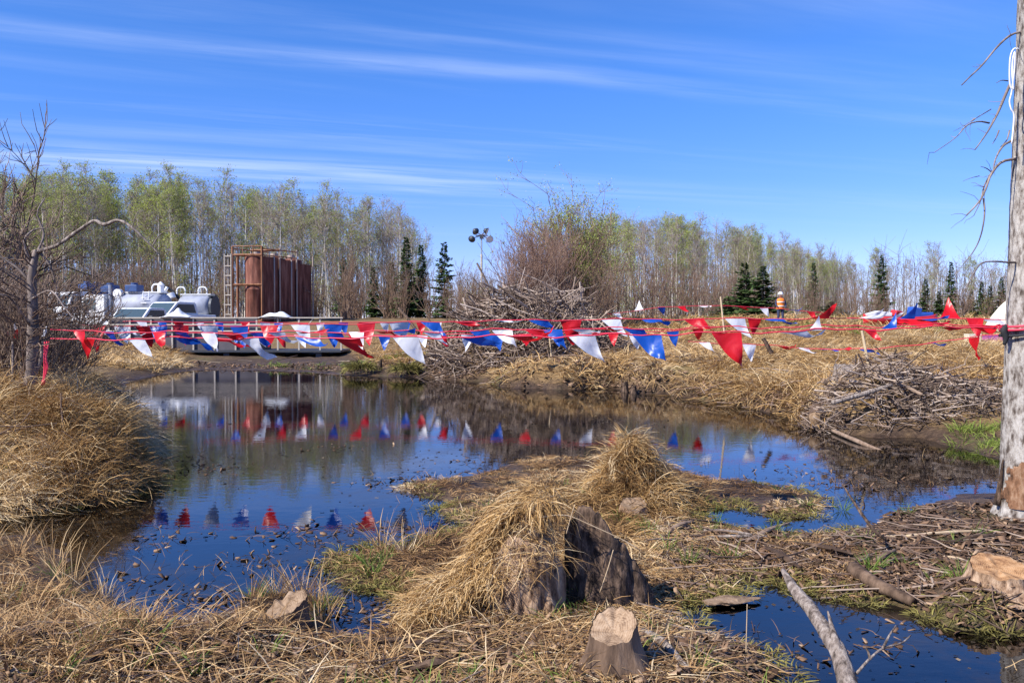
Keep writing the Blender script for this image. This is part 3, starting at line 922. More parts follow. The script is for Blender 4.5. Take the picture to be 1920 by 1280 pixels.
def lying(p, lmin, lmax, rmin, rmax, lift=0.015):
    n = len(p)
    yaw = rng.uniform(0, 6.283, n); L = rng.uniform(lmin, lmax, n)
    t = np.linspace(-0.5, 0.5, 4)
    X = p[:, 0:1] + L[:, None] * t * np.cos(yaw)[:, None] + rng.normal(0, 0.03, (n, 4)) * L[:, None]
    Y = p[:, 1:2] + L[:, None] * t * np.sin(yaw)[:, None] + rng.normal(0, 0.03, (n, 4)) * L[:, None]
    Z = np.maximum(H(X.ravel(), Y.ravel()).reshape(X.shape), 0) + lift * rng.uniform(0.3, 2.2, (n, 1)) + (rng.random((n, 1)) - 0.4) * 0.25 * L[:, None] * (t + 0.5)
    rad = rng.uniform(rmin, rmax, n)[:, None] * np.array([1, 0.95, 0.8, 0.5])
    return tubes(np.stack([X, Y, Z], -1), rad, 4, np.clip(rng.beta(1.7, 1.8, n), 0, 1))


q1 = scatter(1000, 2.9, 5.4, -150, 1500, 0.03)
q2 = scatter(620, 4.3, 8.6, 1240, 2080, 0.008)
q3 = scatter(240, 14.8, 26, 1120, 2080, 0.02)
q4 = scatter(200, 24, 40, 330, 1300, 0.02)
q5 = scatter(150, 8.5, 16, -200, 320, 0.05)
stuff('fallen_twigs', [lying(q1, 0.08, 0.35, 0.002, 0.006), lying(q2, 0.1, 0.5, 0.003, 0.010), lying(q3, 0.4, 1.3, 0.008, 0.02, 0.06),
                       lying(q4, 0.4, 1.4, 0.010, 0.025, 0.06), lying(q5, 0.3, 1.0, 0.005, 0.012, 0.1)], 'twig', 'fallen brown twigs scattered over mud and straw', 'twigs')

# --- floating flecks on the water
d = np.exp(rng.uniform(math.log(4.4), math.log(24), 26000))
x = (rng.uniform(0, 1960, len(d)) - CX) / FPX * d
sdw = sdist(x, d)
keep = (sdw < -0.02) & (rng.random(len(d)) < np.clip(0.015 + 0.45 * np.exp(sdw / 0.35) + 1.6 * np.maximum(fbm(x * 0.9, d * 0.9, 4) - 0.12, 0), 0, 1))
pf = np.stack([x, d, np.full(len(d), 0.003)], -1)[keep]
nf = len(pf)
L = rng.uniform(0.003, 0.020, nf) * (pf[:, 1] / 7) ** 0.6
yaw = rng.uniform(0, 6.283, nf)
a = np.stack([np.cos(yaw), np.sin(yaw), 0 * yaw], -1) * L[:, None]; b = np.stack([-np.sin(yaw), np.cos(yaw), 0 * yaw], -1) * (L * rng.uniform(0.15, 0.6, nf))[:, None]
lift = np.stack([0 * L, 0 * L, L * rng.uniform(0, 0.4, nf)], -1)
V = np.stack([pf - a - b, pf + a - b, pf + a + b + lift, pf - a + b + lift], 1).reshape(-1, 3)
stuff('floating_flecks', [(V, np.arange(nf * 4).reshape(nf, 4), np.repeat(rng.beta(1.0, 3.2, nf), 4))], 'flake', 'dark flecks of dead leaf and seed floating on the pond', 'debris')
# mats of dead leaves and stalks caught at the surface
mats = [(600, 1015), (650, 1045), (690, 990), (440, 1130), (380, 1120), (300, 1010), (470, 1050), (860, 885), (930, 868), (770, 1000), (740, 905), (640, 840), (780, 915), (1500, 882), (1560, 905), (1610, 893), (1660, 890), (1440, 905), (1590, 915), (1710, 905),
        (690, 1140), (660, 1160), (730, 1150), (1720, 1170), (1650, 1205), (1480, 1220), (330, 860), (360, 880), (400, 880), (1500, 940), (540, 1000), (250, 1080)]
cp, bp_ = [], []
for mx_, my_ in mats:
    c_ = onz(mx_, my_, 0.0)
    n_ = int(rng.integers(16, 46)); r_ = 0.022 * c_.y
    g = rng.normal(0, 1, (n_, 2)) * np.array([r_ * 1.3, r_ * 1.1])
    cp.append(np.stack([c_.x + g[:, 0], c_.y + g[:, 1], np.zeros(n_)], -1))
cp = np.concatenate(cp); cp = cp[sdist(cp[:, 0], cp[:, 1]) < -0.01]
cb = cp[rng.random(len(cp)) < 0.5]
stuff('floating_mats', [chips(cp, 0.012, 0.07, 0.004), blades(cb, rng.uniform(0, 6.28, len(cb)), rng.uniform(0.04, 0.2, len(cb)), rng.uniform(0.5, 1.05, len(cb)), rng.uniform(0.003, 0.006, len(cb)), rng.uniform(0, 0.7, len(cb)), 0.5)],
      'litter', 'brown mats of dead leaves and stalks caught at the pond surface', 'debris')
# stems poking from shallow water
k2 = (sdw < -0.05) & (sdw > -0.9) & (d < 12) & (fbm(x * 1.1 + 9, d * 1.1, 3) > 0.10) & (rng.random(len(d)) < 0.16)
ps = np.stack([x, d, np.full(len(d), -0.02)], -1)[k2]
stuff('water_stems', [blades(ps, rng.uniform(0, 6.28, len(ps)), rng.uniform(0.05, 0.2, len(ps)), rng.uniform(0, 0.5, len(ps)), rng.uniform(0.003, 0.005, len(ps)), rng.uniform(0.1, 0.8, len(ps)), 0.5)],
      'straw', 'thin dead stems poking up out of the shallow water', 'stems')

# ------------------------------------------------------------------ woody plants
def wander(p, d, L, r0, r1, k, jit, rs, up=0.0):
    pts = [np.array(p, float)]
    d = np.array(d, float)
    for i in range(k - 1):
        d = d + rs.normal(0, jit, 3); d[2] += up
        d /= np.linalg.norm(d)
        pts.append(pts[-1] + d * L / (k - 1))
    return np.array(pts), np.linspace(r0, r1, k)


def side_dir(d, rs, ang):
    d = d / np.linalg.norm(d)
    a = np.cross(d, rs.normal(0, 1, 3)); a /= np.linalg.norm(a) + 1e-9
    return d * math.cos(ang) + a * math.sin(ang)


def branch_out(stems, rs, counts, lens, angs, rads, jit=0.25, up=0.05, tmin=0.3, k=4):
    """stems: list of (pts, radii); returns all levels as lists"""
    levels = [stems]
    for c, ln, an, rd in zip(counts, lens, angs, rads):
        nxt = []
        for pts, rr in levels[-1]:
            for _ in range(c):
                t = rs.uniform(tmin, 1.0) * (len(pts) - 1)
                i = min(int(t), len(pts) - 2)
                q = pts[i] + (pts[i + 1] - pts[i]) * (t - i)
                dd = side_dir(pts[i + 1] - pts[i], rs, rs.uniform(*an))
                nxt.append(wander(q, dd, rs.uniform(*ln), rd, rd * 0.4, k, jit, rs, up))
        levels.append(nxt)
    return levels


def pack(levels, sides=3, rs=None, tmid=0.5):
    parts = []
    for lv in levels:
        by = {}
        for pts, rr in lv: by.setdefault(len(pts), []).append((pts, rr))
        for k, L_ in by.items():
            P = np.stack([a_ for a_, _ in L_]); Rr = np.stack([b_ for _, b_ in L_])
            parts.append(tubes(P, Rr, sides, np.clip(rs.normal(tmid, 0.22, len(P)), 0, 1)))
    return parts


def leaf_quads(tips, rs, n, spread, smin, smax):
    c = tips[rs.integers(0, len(tips), n)] + rs.normal(0, spread, (n, 3))
    a = rs.normal(0, 1, (n, 3)); a /= np.linalg.norm(a, axis=1, keepdims=True)
    b = np.cross(a, rs.normal(0, 1, (n, 3))); b /= np.linalg.norm(b, axis=1, keepdims=True)
    s = rs.uniform(smin, smax, n)[:, None]
    V = np.stack([c - a * s, c + b * s * 0.6, c + a * s, c - b * s * 0.6], 1).reshape(-1, 3)
    return V, np.arange(n * 4).reshape(n, 4), np.repeat(rs.random(n), 4)


def aspen_proto(seed, Hh, leaves, low=0.38):
    rs = np.random.default_rng(seed)
    tp, tr = wander((0, 0, -0.3), (rs.normal(0, 0.03), rs.normal(0, 0.03), 1), Hh, Hh * 0.0068, 0.015, 9, 0.02, rs)
    brs = []
    for i in range(42):
        t = low + (1 - low) * rs.random() ** 0.85
        f = t * 8; j = min(int(f), 7)
        q = tp[j] + (tp[j + 1] - tp[j]) * (f - j)
        az = rs.uniform(0, 6.283); el = rs.uniform(0.55, 1.05)
        L_ = Hh * (0.055 + 0.10 * (1 - abs(2 * (t - low) / (1 - low) - 0.7))) * rs.uniform(0.6, 1.2)
        brs.append(wander(q, (math.cos(az) * math.cos(el), math.sin(az) * math.cos(el), math.sin(el)), L_, 0.032, 0.012, 4, 0.12, rs, 0.08))
    for i in range(7):                                   # low dead stubs
        t = rs.uniform(0.12, low) * 8; j = int(t)
        q = tp[j] + (tp[j + 1] - tp[j]) * (t - j); az = rs.uniform(0, 6.283)
        brs.append(wander(q, (math.cos(az), math.sin(az), 0.15), Hh * rs.uniform(0.03, 0.07), 0.02, 0.01, 4, 0.15, rs))
    lv = branch_out(brs, rs, (5, 3), ((0.5, 1.4), (0.3, 0.8)), ((0.35, 0.9), (0.35, 0.9)), (0.016, 0.011), 0.2, 0.1)
    parts = pack(lv, 3, rs)
    V, q_, t_ = merge(parts)
    crown = np_mesh('crown', V, q_, None, 'aspen_twig', t_)
    trunk = tube_mesh('trunk', tp, tr, 'aspen_bark', 6, 0, 0, False)
    leafm = None
    if leaves:
        tips = np.array([b_[0][-1] for b_ in lv[-1] + lv[-2]])
        V, q_, t_ = leaf_quads(tips, rs, leaves, 0.16, 0.05, 0.11)
        leafm = np_mesh('leaves', V, q_, None, 'leaf', t_)
    return trunk, crown, leafm


ASPEN = [aspen_proto(11, 17, 3600), aspen_proto(12, 16, 2800), aspen_proto(13, 18, 2000), aspen_proto(14, 16, 1100), aspen_proto(15, 17, 600, 0.45),
         aspen_proto(16, 16, 200), aspen_proto(17, 15, 0, 0.3)]


def put_aspen(x_, y_, i, s, rz, label, group):
    z_ = h1(x_, y_)
    t, c, l_ = ASPEN[i]
    r = link('aspen_tree', None, None, (x_, y_, z_), (0, 0, rz), s)
    tag(r, label, 'tree', group)
    link('trunk', t, r)
    cr = link('crown', c, r)
    if l_: link('leaves', l_, cr)
    return r


rt = np.random.default_rng(21)
# skyline of the wood: photo pixel x -> top of the trees
SKX = [-300, 0, 60, 180, 340, 460, 560, 660, 745, 790, 800]
SKY = [330, 345, 335, 352, 340, 350, 375, 385, 392, 430, 470]
SRX = [1085, 1150, 1250, 1330, 1400, 1470, 1550, 1600, 1700, 1800, 1880, 2000, 2300]
SRY = [418, 412, 408, 424, 434, 455, 478, 488, 478, 488, 500, 500, 490]


def wood(n, pxa, pxb, sx, sy, dn, df, weights, label, group):
    for i in range(n):
        px = rt.uniform(pxa, pxb)
        d_ = rt.uniform(dn, df)
        x_ = colx(px, d_)
        top = np.interp(px, sx, sy) + rt.normal(8, 13)
        zt = CAMZ + (605 - top) * d_ / FPX
        k_ = rt.choice(len(ASPEN), p=weights)
        base = h1(x_, d_)
        s = max(0.35, (zt - base) / (16.2 + (k_ in (0, 2, 4)) * 0.8))
        put_aspen(x_, d_, k_, s, rt.uniform(0, 6.28), ('densely leafed yellow-green', 'leafy light green', 'half leafed tall', 'thinly leafed grey', 'thinly leafed high-crowned', 'almost leafless grey', 'leafless low-branched')[k_] + ' ' + label, group)


wood(88, -120, 460, SKX, SKY, 92, 122, [0.26, 0.2, 0.18, 0.14, 0.08, 0.08, 0.06], 'aspen in the wood behind the tanker trucks', 'aspens behind the tanker trucks')
wood(56, 460, 792, SKX, SKY, 95, 125, [0.05, 0.1, 0.15, 0.2, 0.2, 0.2, 0.1], 'aspen in the wood beyond the rusty tanks', 'aspens right of the rusty tanks')
wood(108, 1090, 1570, SRX, SRY, 92, 125, [0.08, 0.12, 0.16, 0.2, 0.18, 0.16, 0.10], 'aspen between the willow thicket and the paired spruces', 'aspens right of the willow thicket')
wood(44, 1560, 2060, SRX, SRY, 105, 140, [0.03, 0.05, 0.1, 0.2, 0.2, 0.22, 0.2], 'aspen in the low wood around the lone tall spruce', 'aspens of the low wood')

# woods behind: one mass of trunks and twigs
TIPS = []


def far_wood(n, pxa, pxb, sx, sy, dn, df):
    P4, R4 = [], []
    for i in range(n):
        px = rt.uniform(pxa, pxb); d_ = rt.uniform(dn, df); x_ = colx(px, d_)
        top = np.interp(px, sx, sy) + rt.normal(22, 16)
        z0 = h1(x_, d_); Hh = max(3, CAMZ + (605 - top) * d_ / FPX - z0)
        tp, tr = wander((x_, d_, z0 - 0.2), (rt.normal(0, 0.03), 0, 1), Hh, 0.11, 0.02, 4, 0.03, rt)
        P4.append(tp); R4.append(tr)
        for j in range(20):
            t = rt.uniform(0.12, 1) * 3; k_ = min(int(t), 2)
            q = tp[k_] + (tp[k_ + 1] - tp[k_]) * (t - k_); az = rt.uniform(0, 6.283)
            a_ = wander(q, (math.cos(az) * 0.7, math.sin(az) * 0.7, 0.7), Hh * rt.uniform(0.05, 0.13), 0.028, 0.012, 4, 0.2, rt, 0.05)
            P4.append(a_[0]); R4.append(a_[1])
            for m_ in range(2):
                b_ = wander(a_[0][rt.integers(1, 4)], side_dir(a_[0][3] - a_[0][0], rt, 0.6), rt.uniform(0.4, 1.2), 0.018, 0.01, 4, 0.2, rt, 0.05)
                P4.append(b_[0]); R4.append(b_[1]); TIPS.append(b_[0][-1])
    return tubes(np.stack(P4)[:, [0, 1, 3]], np.stack(R4)[:, [0, 1, 3]], 3, np.clip(rt.normal(0.45, 0.25, len(P4)), 0, 1))


def thicket(n, pxa, pxb, dn, df, hmin, hmax):
    P4, R4 = [], []
    for i in range(n):
        px = rt.uniform(pxa, pxb); d_ = rt.uniform(dn, df); x_ = colx(px, d_); z0 = h1(x_, d_)
        hh_ = rt.uniform(hmin, hmax) * (0.6 if 770 < px < 930 else 1)
        tp, tr = wander((x_, d_, z0 - 0.1), (rt.normal(0, 0.12), 0, 1), hh_, 0.045, 0.015, 4, 0.06, rt)
        P4.append(tp); R4.append(tr)
        for j in range(9):
            a_ = wander(tp[rt.integers(0, 3)] + (tp[3] - tp[0]) * rt.uniform(0, 0.3), (rt.normal(0, .6), rt.normal(0, .6), 0.8), hh_ * rt.uniform(0.15, 0.4), 0.022, 0.01, 4, 0.2, rt, 0.05)
            P4.append(a_[0]); R4.append(a_[1])
    return tubes(np.stack(P4)[:, [0, 1, 3]], np.stack(R4)[:, [0, 1, 3]], 3, np.clip(rt.normal(0.2, 0.2, len(P4)), 0, 1))


stuff('far_wood', [far_wood(250, -300, 790, SKX, SKY, 122, 165), far_wood(210, 1085, 1560, SRX, SRY, 126, 165), far_wood(140, 1540, 2150, SRX, SRY, 126, 165), thicket(760, -300, 795, 100, 130, 4, 12.5), thicket(80, 780, 930, 100, 130, 4, 8), thicket(640, 1080, 2150, 100, 135, 2.5, 9)], 'aspen_twig',
      'dense mass of bare grey trunks deeper in the wood', 'woodland')
stuff('far_leaves', [leaf_quads(np.array([t_ for t_ in TIPS if t_[2] > 8]), rt, 26000, 0.3, 0.05, 0.11)], 'leaf', 'pale green haze of young leaves deeper in the wood', 'foliage')


# bare shrubs (undergrowth)
def shrub_proto(seed, Hh, stems, mat, counts=(4, 3), spread=0.45, rad=0.02, leaf=0, jit=0.12):
    rs = np.random.default_rng(seed)
    st = []
    for i in range(stems):
        az = rs.uniform(0, 6.283); el = math.pi / 2 - abs(rs.normal(0, spread))
        st.append(wander((rs.normal(0, 0.1 * Hh * 0.5), rs.normal(0, 0.1 * Hh * 0.5), -0.1), (math.cos(az) * math.cos(el), math.sin(az) * math.cos(el), math.sin(el)),
                         Hh * rs.uniform(0.6, 1.08), rad, rad * 0.4, 6, jit, rs, 0.06))
    lv = branch_out(st, rs, counts, ((Hh * 0.1, Hh * 0.3), (Hh * 0.05, Hh * 0.15)), ((0.25, 0.8), (0.3, 0.8)), (rad * 0.55, rad * 0.4), 0.18, 0.08, 0.25)
    V, q_, t_ = merge(pack(lv[:1], 4, rs))
    stem = np_mesh('stems', V, q_, None, mat, t_)
    V, q_, t_ = merge(pack(lv[1:], 3, rs))
    tw = np_mesh('twigs', V, q_, None, mat, t_)
    lf = None
    if leaf:
        tips = np.array([b_[0][-1] for b_ in lv[-1]])
        V, q_, t_ = leaf_quads(tips, rs, leaf, 0.12, 0.022, 0.05)
        lf = np_mesh('leaves', V, q_, None, 'leaf', t_)
    return stem, tw, lf


SHRUB = [shrub_proto(31, 3.6, 24, 'shrub'), shrub_proto(32, 3.2, 28, 'shrub'), shrub_proto(33, 4.2, 20, 'shrub'), shrub_proto(34, 3.4, 20, 'shrub', leaf=260)]
WILLOW = [shrub_proto(41, 6.6, 46, 'willow', (5, 4), 0.15, 0.028), shrub_proto(42, 6.2, 52, 'willow', (5, 4), 0.18, 0.026), shrub_proto(43, 6.0, 34, 'willow', (5, 4), 0.16, 0.026, leaf=7000)]


def put_shrub(name, pr, x_, y_, s, label, group=None, cat='shrub', zoff=0.0, rz=None):
    r = link(name, None, None, (x_, y_, h1(x_, y_) + zoff), (0, 0, rt.uniform(0, 6.28) if rz is None else rz), s)
    tag(r, label, cat, group)
    link('stems', pr[0], r)['kind'] = 'stuff'; tw = link('twigs', pr[1], r); tw['kind'] = 'stuff'
    if pr[2]: link('leaves', pr[2], tw)
    return r


for i in range(60):
    px = rt.uniform(-60, 800); d_ = rt.uniform(74, 92)
    if 400 < px < 600: d_ = rt.uniform(88, 95)
    put_shrub('bare_shrub', SHRUB[rt.choice(4, p=[.3, .3, .25, .15])], colx(px, d_), d_, rt.uniform(1.0, 1.6), 'bare brown shrub at the foot of the wood behind trucks and tanks', 'bare shrubs left')
for i in range(12):
    px = rt.uniform(780, 925); d_ = rt.uniform(60, 90)
    put_shrub('bare_shrub', SHRUB[rt.choice(4)], colx(px, d_), d_, rt.uniform(1.0, 1.35) * d_ / 80, 'low brown shrub in the gap beside the light tower mast', 'bare shrubs by the mast')
for i in range(44):
    px = rt.uniform(1090, 2060); d_ = rt.uniform(74, 98)
    put_shrub('bare_shrub', SHRUB[rt.choice(4, p=[.3, .3, .2, .2])], colx(px, d_), d_, rt.uniform(0.8, 1.2) * (1.6 if px < 1330 else 0.95), 'bare brown shrub at the foot of the wood behind the tan field', 'bare shrubs right')
for px, d_, s, k_ in ((968, 41, 0.58, 1), (985, 43, 0.74, 0), (1010, 42, 0.70, 1), (1046, 44, 0.70, 0), (1000, 46, 0.78, 1), (1034, 47, 0.74, 0)):
    put_shrub('willow_shrub', WILLOW[k_], colx(px, d_), d_, s, {968: 'shortest brown willow of the thicket, next to the light mast', 1046: 'bare brown willow touching the leafing green willows'}.get(px, 'tall brown bare willow in the middle of the thicket behind the brush pile'), 'willows behind the brush pile')
for px, d_, s in ((1052, 49, 1.08), (1080, 50, 1.22), (1100, 49, 1.0)):
    put_shrub('leafy_willow', WILLOW[2], colx(px, d_), d_, s, 'tall willow with fresh green leaves at the edge of the reddish thicket', 'leafing willows')
for px, d_, s in ((1150, 46, 0.62), (1190, 48, 0.66), (1225, 47, 0.55), (1265, 50, 0.6), (1120, 44, 0.6)):
    put_shrub('olive_shrub', SHRUB[2] if px != 1190 else SHRUB[3], colx(px, d_), d_, s * 1.55, 'brown bare shrub between the brush pile and the pale aspens', 'shrubs right of the brush pile')


# spruces
def spruce_proto(seed, Hh, wide):
    rs = np.random.default_rng(seed)
    tp, tr = wander((0, 0, -0.2), (0, 0, 1), Hh, 0.12, 0.015, 6, 0.004, rs)
    V, n = [], 0
    cs, as_, bs, ts = [], [], [], []
    nl = 44
    for i in range(nl):
        f = (i / nl) ** 0.9
        z_ = 0.35 + f * (Hh - 0.4)
        Lb = wide * (1 - f) ** 0.85 * rs.uniform(0.5, 1.25) + 0.10
        nb = int(4 + 7 * (1 - f) * rs.uniform(0.5, 1.2))
        for j in range(nb):
            az = rs.uniform(0, 6.283); dr = -0.28 + 0.5 * f
            L_ = Lb * rs.uniform(0.45, 1.2)
            m_ = max(3, int(L_ / 0.12))
            for k_ in range(m_):
                t = (k_ + 0.6) / m_
                for sgn in (-1, 1):
                    r_ = t * L_
                    c = np.array([math.cos(az) * r_, math.sin(az) * r_, z_ + dr * r_ + 0.10 * r_ * t])
                    out = np.array([math.cos(az + sgn * 0.7), math.sin(az + sgn * 0.7), dr - 0.15])
                    ln = (0.18 + 0.26 * (1 - t)) * (0.55 + 0.5 * L_)
                    cs.append(c); as_.append(out * ln); bs.append(np.array([-out[1], out[0], rs.normal(0, 0.7)]) * 0.085)
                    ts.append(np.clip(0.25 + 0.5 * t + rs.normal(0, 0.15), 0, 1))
    c = np.array(cs); a_ = np.array(as_); b_ = np.array(bs)
    V = np.stack([c - b_, c + a_ * 0.6 - b_ * 1.2, c + a_, c + a_ * 0.5 + b_ * 1.3], 1).reshape(-1, 3)
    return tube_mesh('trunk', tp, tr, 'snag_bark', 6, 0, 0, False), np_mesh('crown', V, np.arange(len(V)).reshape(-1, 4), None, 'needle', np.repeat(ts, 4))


SPR = [spruce_proto(51, 9.0, 1.5), spruce_proto(52, 9.0, 1.15), spruce_proto(53, 9.0, 1.9)]
G1, G2, G3 = 'spruces left of the mast', 'paired spruces', 'spruces of the low wood'
for px, top, d_, k_, lb, gp_ in (
        (762, 443, 90, 1, 'tall narrow dark spruce at the right end of the left wood', G1),
        (790, 458, 92, 1, 'small narrow dark spruce between two taller spruces left of the light tower', G1),
        (833, 452, 86, 0, 'dark spruce standing alone against the sky left of the light tower', G1),
        (645, 480, 96, 1, 'dark spruce half hidden among aspens right of the rusty tanks', G1), (700, 500, 96, 1, 'dark spruce half hidden among aspens right of the rusty tanks', G1),
        (735, 490, 97, 0, 'dark spruce half hidden among aspens right of the rusty tanks', G1),
        (1395, 492, 70, 2, 'broad green spruce, one of a touching pair in front of the pale aspens', G2), (1430, 498, 68, 2, 'broad green spruce, one of a touching pair in front of the pale aspens', G2),
        (1362, 560, 72, 2, 'very small green spruce at the foot of the paired spruces', G2), (1560, 565, 78, 2, 'very small green spruce right of the worker in the orange vest', G2),
        (1525, 492, 88, 1, 'slim spruce among leafing aspens right of the paired spruces', G3),
        (1652, 478, 84, 0, 'tall dark spruce standing clear of the low wood', G3), (1782, 490, 92, 1, 'slim dark spruce with a spire top near the pale canvas mound', G3),
        (1735, 522, 96, 1, 'dark slim spruce in the low wood near the big trunk', G3), (1760, 545, 90, 1, 'dark slim spruce in the low wood near the big trunk', G3),
        (1840, 528, 100, 1, 'dark slim spruce in the low wood near the big trunk', G3), (1856, 535, 98, 1, 'dark slim spruce in the low wood near the big trunk', G3),
        (1877, 520, 99, 1, 'dark slim spruce in the low wood near the big trunk', G3), (1820, 545, 101, 1, 'dark slim spruce in the low wood near the big trunk', G3)):
    x_ = colx(px, d_); z_ = h1(x_, d_)
    Hh = CAMZ + (605 - top) * d_ / FPX - z_
    r = link('spruce_tree', None, None, (x_, d_, z_), (0, 0, rt.uniform(0, 6)), (Hh / 9,) * 3)
    wx = max(Hh / 9, 0.75) * (1.3 if gp_ != G3 else 1.0)
    r.scale = (wx, wx, Hh / 9)
    tag(r, lb, 'tree', gp_)
    link('trunk', SPR[k_][0], r); link('crown', SPR[k_][1], r)

# ------------------------------------------------------------------ left snag, dead shrubs
DS = 10.4
snag = thing('dead_tree', 'grey dead tree with one long arching branch on the golden grass mound', 'tree', (colx(62, DS), DS, h1(colx(62, DS), DS)))


def loc(o, pts): return [tuple(Vector(p_) - o.location) for p_ in pts]


link('trunk', tube_mesh('trunk', loc(snag, [at(48, 790, DS), at(60, 690, DS), at(62, 600, DS + .05), at(60, 520, DS), at(68, 470, DS)]), [0.085, 0.07, 0.06, 0.05, 0.035], 'snag_bark', 9, 0.2, 3, True, 26), snag)
link('arching_branch', tube_mesh('arching_branch', loc(snag, [at(62, 473, DS), at(105, 461, DS - .1), at(150, 430, DS - .2), at(177, 414, DS - .25), at(195, 421, DS - .3), at(222, 413, DS - .35), at(248, 427, DS - .4), at(275, 452, DS - .4), at(300, 478, DS - .4)]),
                             [0.026, 0.022, 0.02, 0.02, 0.023, 0.018, 0.016, 0.011, 0.005], 'grey_wood', 7, 0.25, 5, True, 34), snag)
for ps_, r0 in (([at(60, 500, DS), at(45, 455, DS), at(62, 432, DS), at(86, 428, DS)], 0.02), ([at(66, 480, DS), at(82, 440, DS + .3), at(70, 400, DS + .4), at(85, 370, DS + .5)], 0.016),
                ([at(72, 470, DS), at(95, 500, DS), at(105, 540, DS), at(110, 575, DS)], 0.016), ([at(248, 427, DS - .4), at(258, 398, DS - .4), at(272, 396, DS - .4)], 0.006),
                ([at(285, 462, DS - .4), at(300, 440, DS - .4), at(322, 432, DS - .4), at(338, 445, DS - .4)], 0.006), ([at(58, 530, DS), at(30, 500, DS), at(0, 480, DS), at(-30, 440, DS)], 0.018),
                ([at(60, 560, DS), at(95, 545, DS - .3), at(120, 575, DS - .4), at(140, 600, DS - .5)], 0.014), ([at(56, 610, DS), at(20, 560, DS - .3), at(-10, 550, DS - .4)], 0.014)):
    link('branch', tube_mesh('branch', loc(snag, ps_), np.linspace(r0, r0 * 0.35, len(ps_)), 'snag_bark', 6, 0.2, 2, True, 12), snag)
rs = np.random.default_rng(61)
st = [wander(np.array(loc(snag, [at(60, y_, DS)])[0]), (math.cos(a_), math.sin(a_) * 0.6, 0.4), rs.uniform(0.4, 0.9), 0.012, 0.005, 5, 0.25, rs) for y_, a_ in zip(np.linspace(480, 650, 26), rs.uniform(0, 6.28, 26))]
V, q_, t_ = merge(pack(branch_out(st, rs, (4, 3), ((0.2, 0.5), (0.1, 0.3)), ((0.4, 1.1), (0.4, 1.1)), (0.006, 0.004), 0.3), 3, rs, 0.35))
link('twigs', np_mesh('twigs', V, q_, None, 'twig', t_), snag)['kind'] = 'stuff'

DEAD = [shrub_proto(71, 1.7, 26, 'twig', (7, 5), 0.5, 0.011, 0, 0.22), shrub_proto(72, 1.6, 24, 'twig', (7, 5), 0.55, 0.010, 0, 0.25)]
for px, d_, s, k_, lb in ((20, 11.2, 1.0, 0, 'dense tangle of dark dead twigs left of the dead tree'), (-60, 11.8, 1.15, 1, 'dense tangle of dark dead twigs left of the dead tree'),
                          (75, 12.4, 0.95, 1, 'dark twiggy dead shrub directly behind the dead tree'), (112, 13.2, 0.78, 0, 'low dark twiggy shrub between the dead tree and the trucks'),
                          (40, 13.2, 1.15, 0, 'dark twiggy dead shrub directly behind the dead tree'), (60, 11.0, 0.85, 0, 'dark twiggy dead shrub wrapped round the foot of the dead tree'), (-10, 12.8, 1.3, 1, 'dense tangle of dark dead twigs left of the dead tree'),
                          (130, 14.8, 0.7, 1, 'low dark twiggy shrub between the dead tree and the trucks')):
    put_shrub('dead_shrub', DEAD[k_], colx(px, d_), d_, s, lb, 'dead shrubs on the grass mound')
tall = shrub_proto(75, 4.0, 5, 'twig', (12, 5), 0.10, 0.022, 0, 0.1)
for px, d_, s in ((2, 14.5, 0.98), (38, 15.5, 0.82), (-40, 14, 0.9)):
    put_shrub('bare_sapling', tall, colx(px, d_), d_, s, 'tall thin bare sapling with fine upright twigs behind the dead tree', 'bare saplings')
for px0, py0, px1, py1, d_ in ((18, 790, 22, 610, 10.6), (58, 780, 52, 600, 10.9), (5, 780, 10, 660, 10.4), (45, 790, 38, 560, 11.0), (85, 700, 60, 745, 10.6)):
    pass
for px0, py0, px1, py1, d_, lb in ((16, 775, 24, 640, 10.7, 'thin grey dead stem standing in golden grass left of the dead tree'), (40, 775, 34, 610, 11.0, 'thin grey dead stem standing in golden grass left of the dead tree'),
                                   (82, 640, 62, 712, 10.4, 'pale thin stick leaning against the dead tree foot')):
    o = link('dead_sapling', tube_mesh('dead_sapling', [at(px0, py0, d_), at((px0 + px1) / 2 + 4, (py0 + py1) / 2, d_), at(px1, py1, d_)], [0.022, 0.02, 0.012], 'snag_bark', 6, 0.2, 4, True, 12))
    tag(o, lb, 'stem', 'dead stems')

# ------------------------------------------------------------------ big trunk on the right
DT = 7.95
tb = at(1921, 955, DT)
big = thing('tree_trunk', 'large grey barked tree trunk with dead drooping branches beside the pond', 'tree', (tb.x, DT, h1(tb.x, DT)))
zs = np.linspace(-0.25, 9.0, 260)
sides = 72
rad = np.interp(zs, [-0.25, 0.0, 0.12, 0.35, 0.8, 4.5, 9.0], [0.30, 0.255, 0.222, 0.206, 0.200, 0.186, 0.15])
ang = np.arange(sides) / sides * 2 * np.pi
AA, ZZ = np.meshgrid(ang, zs)
nb_ = np.abs(fbm(np.cos(AA) * 7 + 20 + ZZ * 0.8, np.sin(AA) * 7 + ZZ * 3.2, 4)) * 0.16 + fbm(np.cos(AA) * 12 + 20, np.sin(AA) * 12 + ZZ * 9, 3) * 0.04 + fbm(np.cos(AA) * 2 + ZZ * 0.5, np.sin(AA) * 2 + 7, 2) * 0.10
flare = 0.10 * np.exp(-np.maximum(zs, 0) / 0.18)[:, None] * np.cos(AA * 5 + 0.6)
RR = rad[:, None] * (1 + nb_ + flare)
lean = 0.022
V = np.stack([RR * np.cos(AA) + ZZ * lean, RR * np.sin(AA), ZZ], -1).reshape(-1, 3)
ii = np.arange(len(V)).reshape(len(zs), sides)
Q = np.stack([ii[:-1], np.roll(ii, -1, 1)[:-1], np.roll(ii, -1, 1)[1:], ii[1:]], -1).reshape(-1, 4)
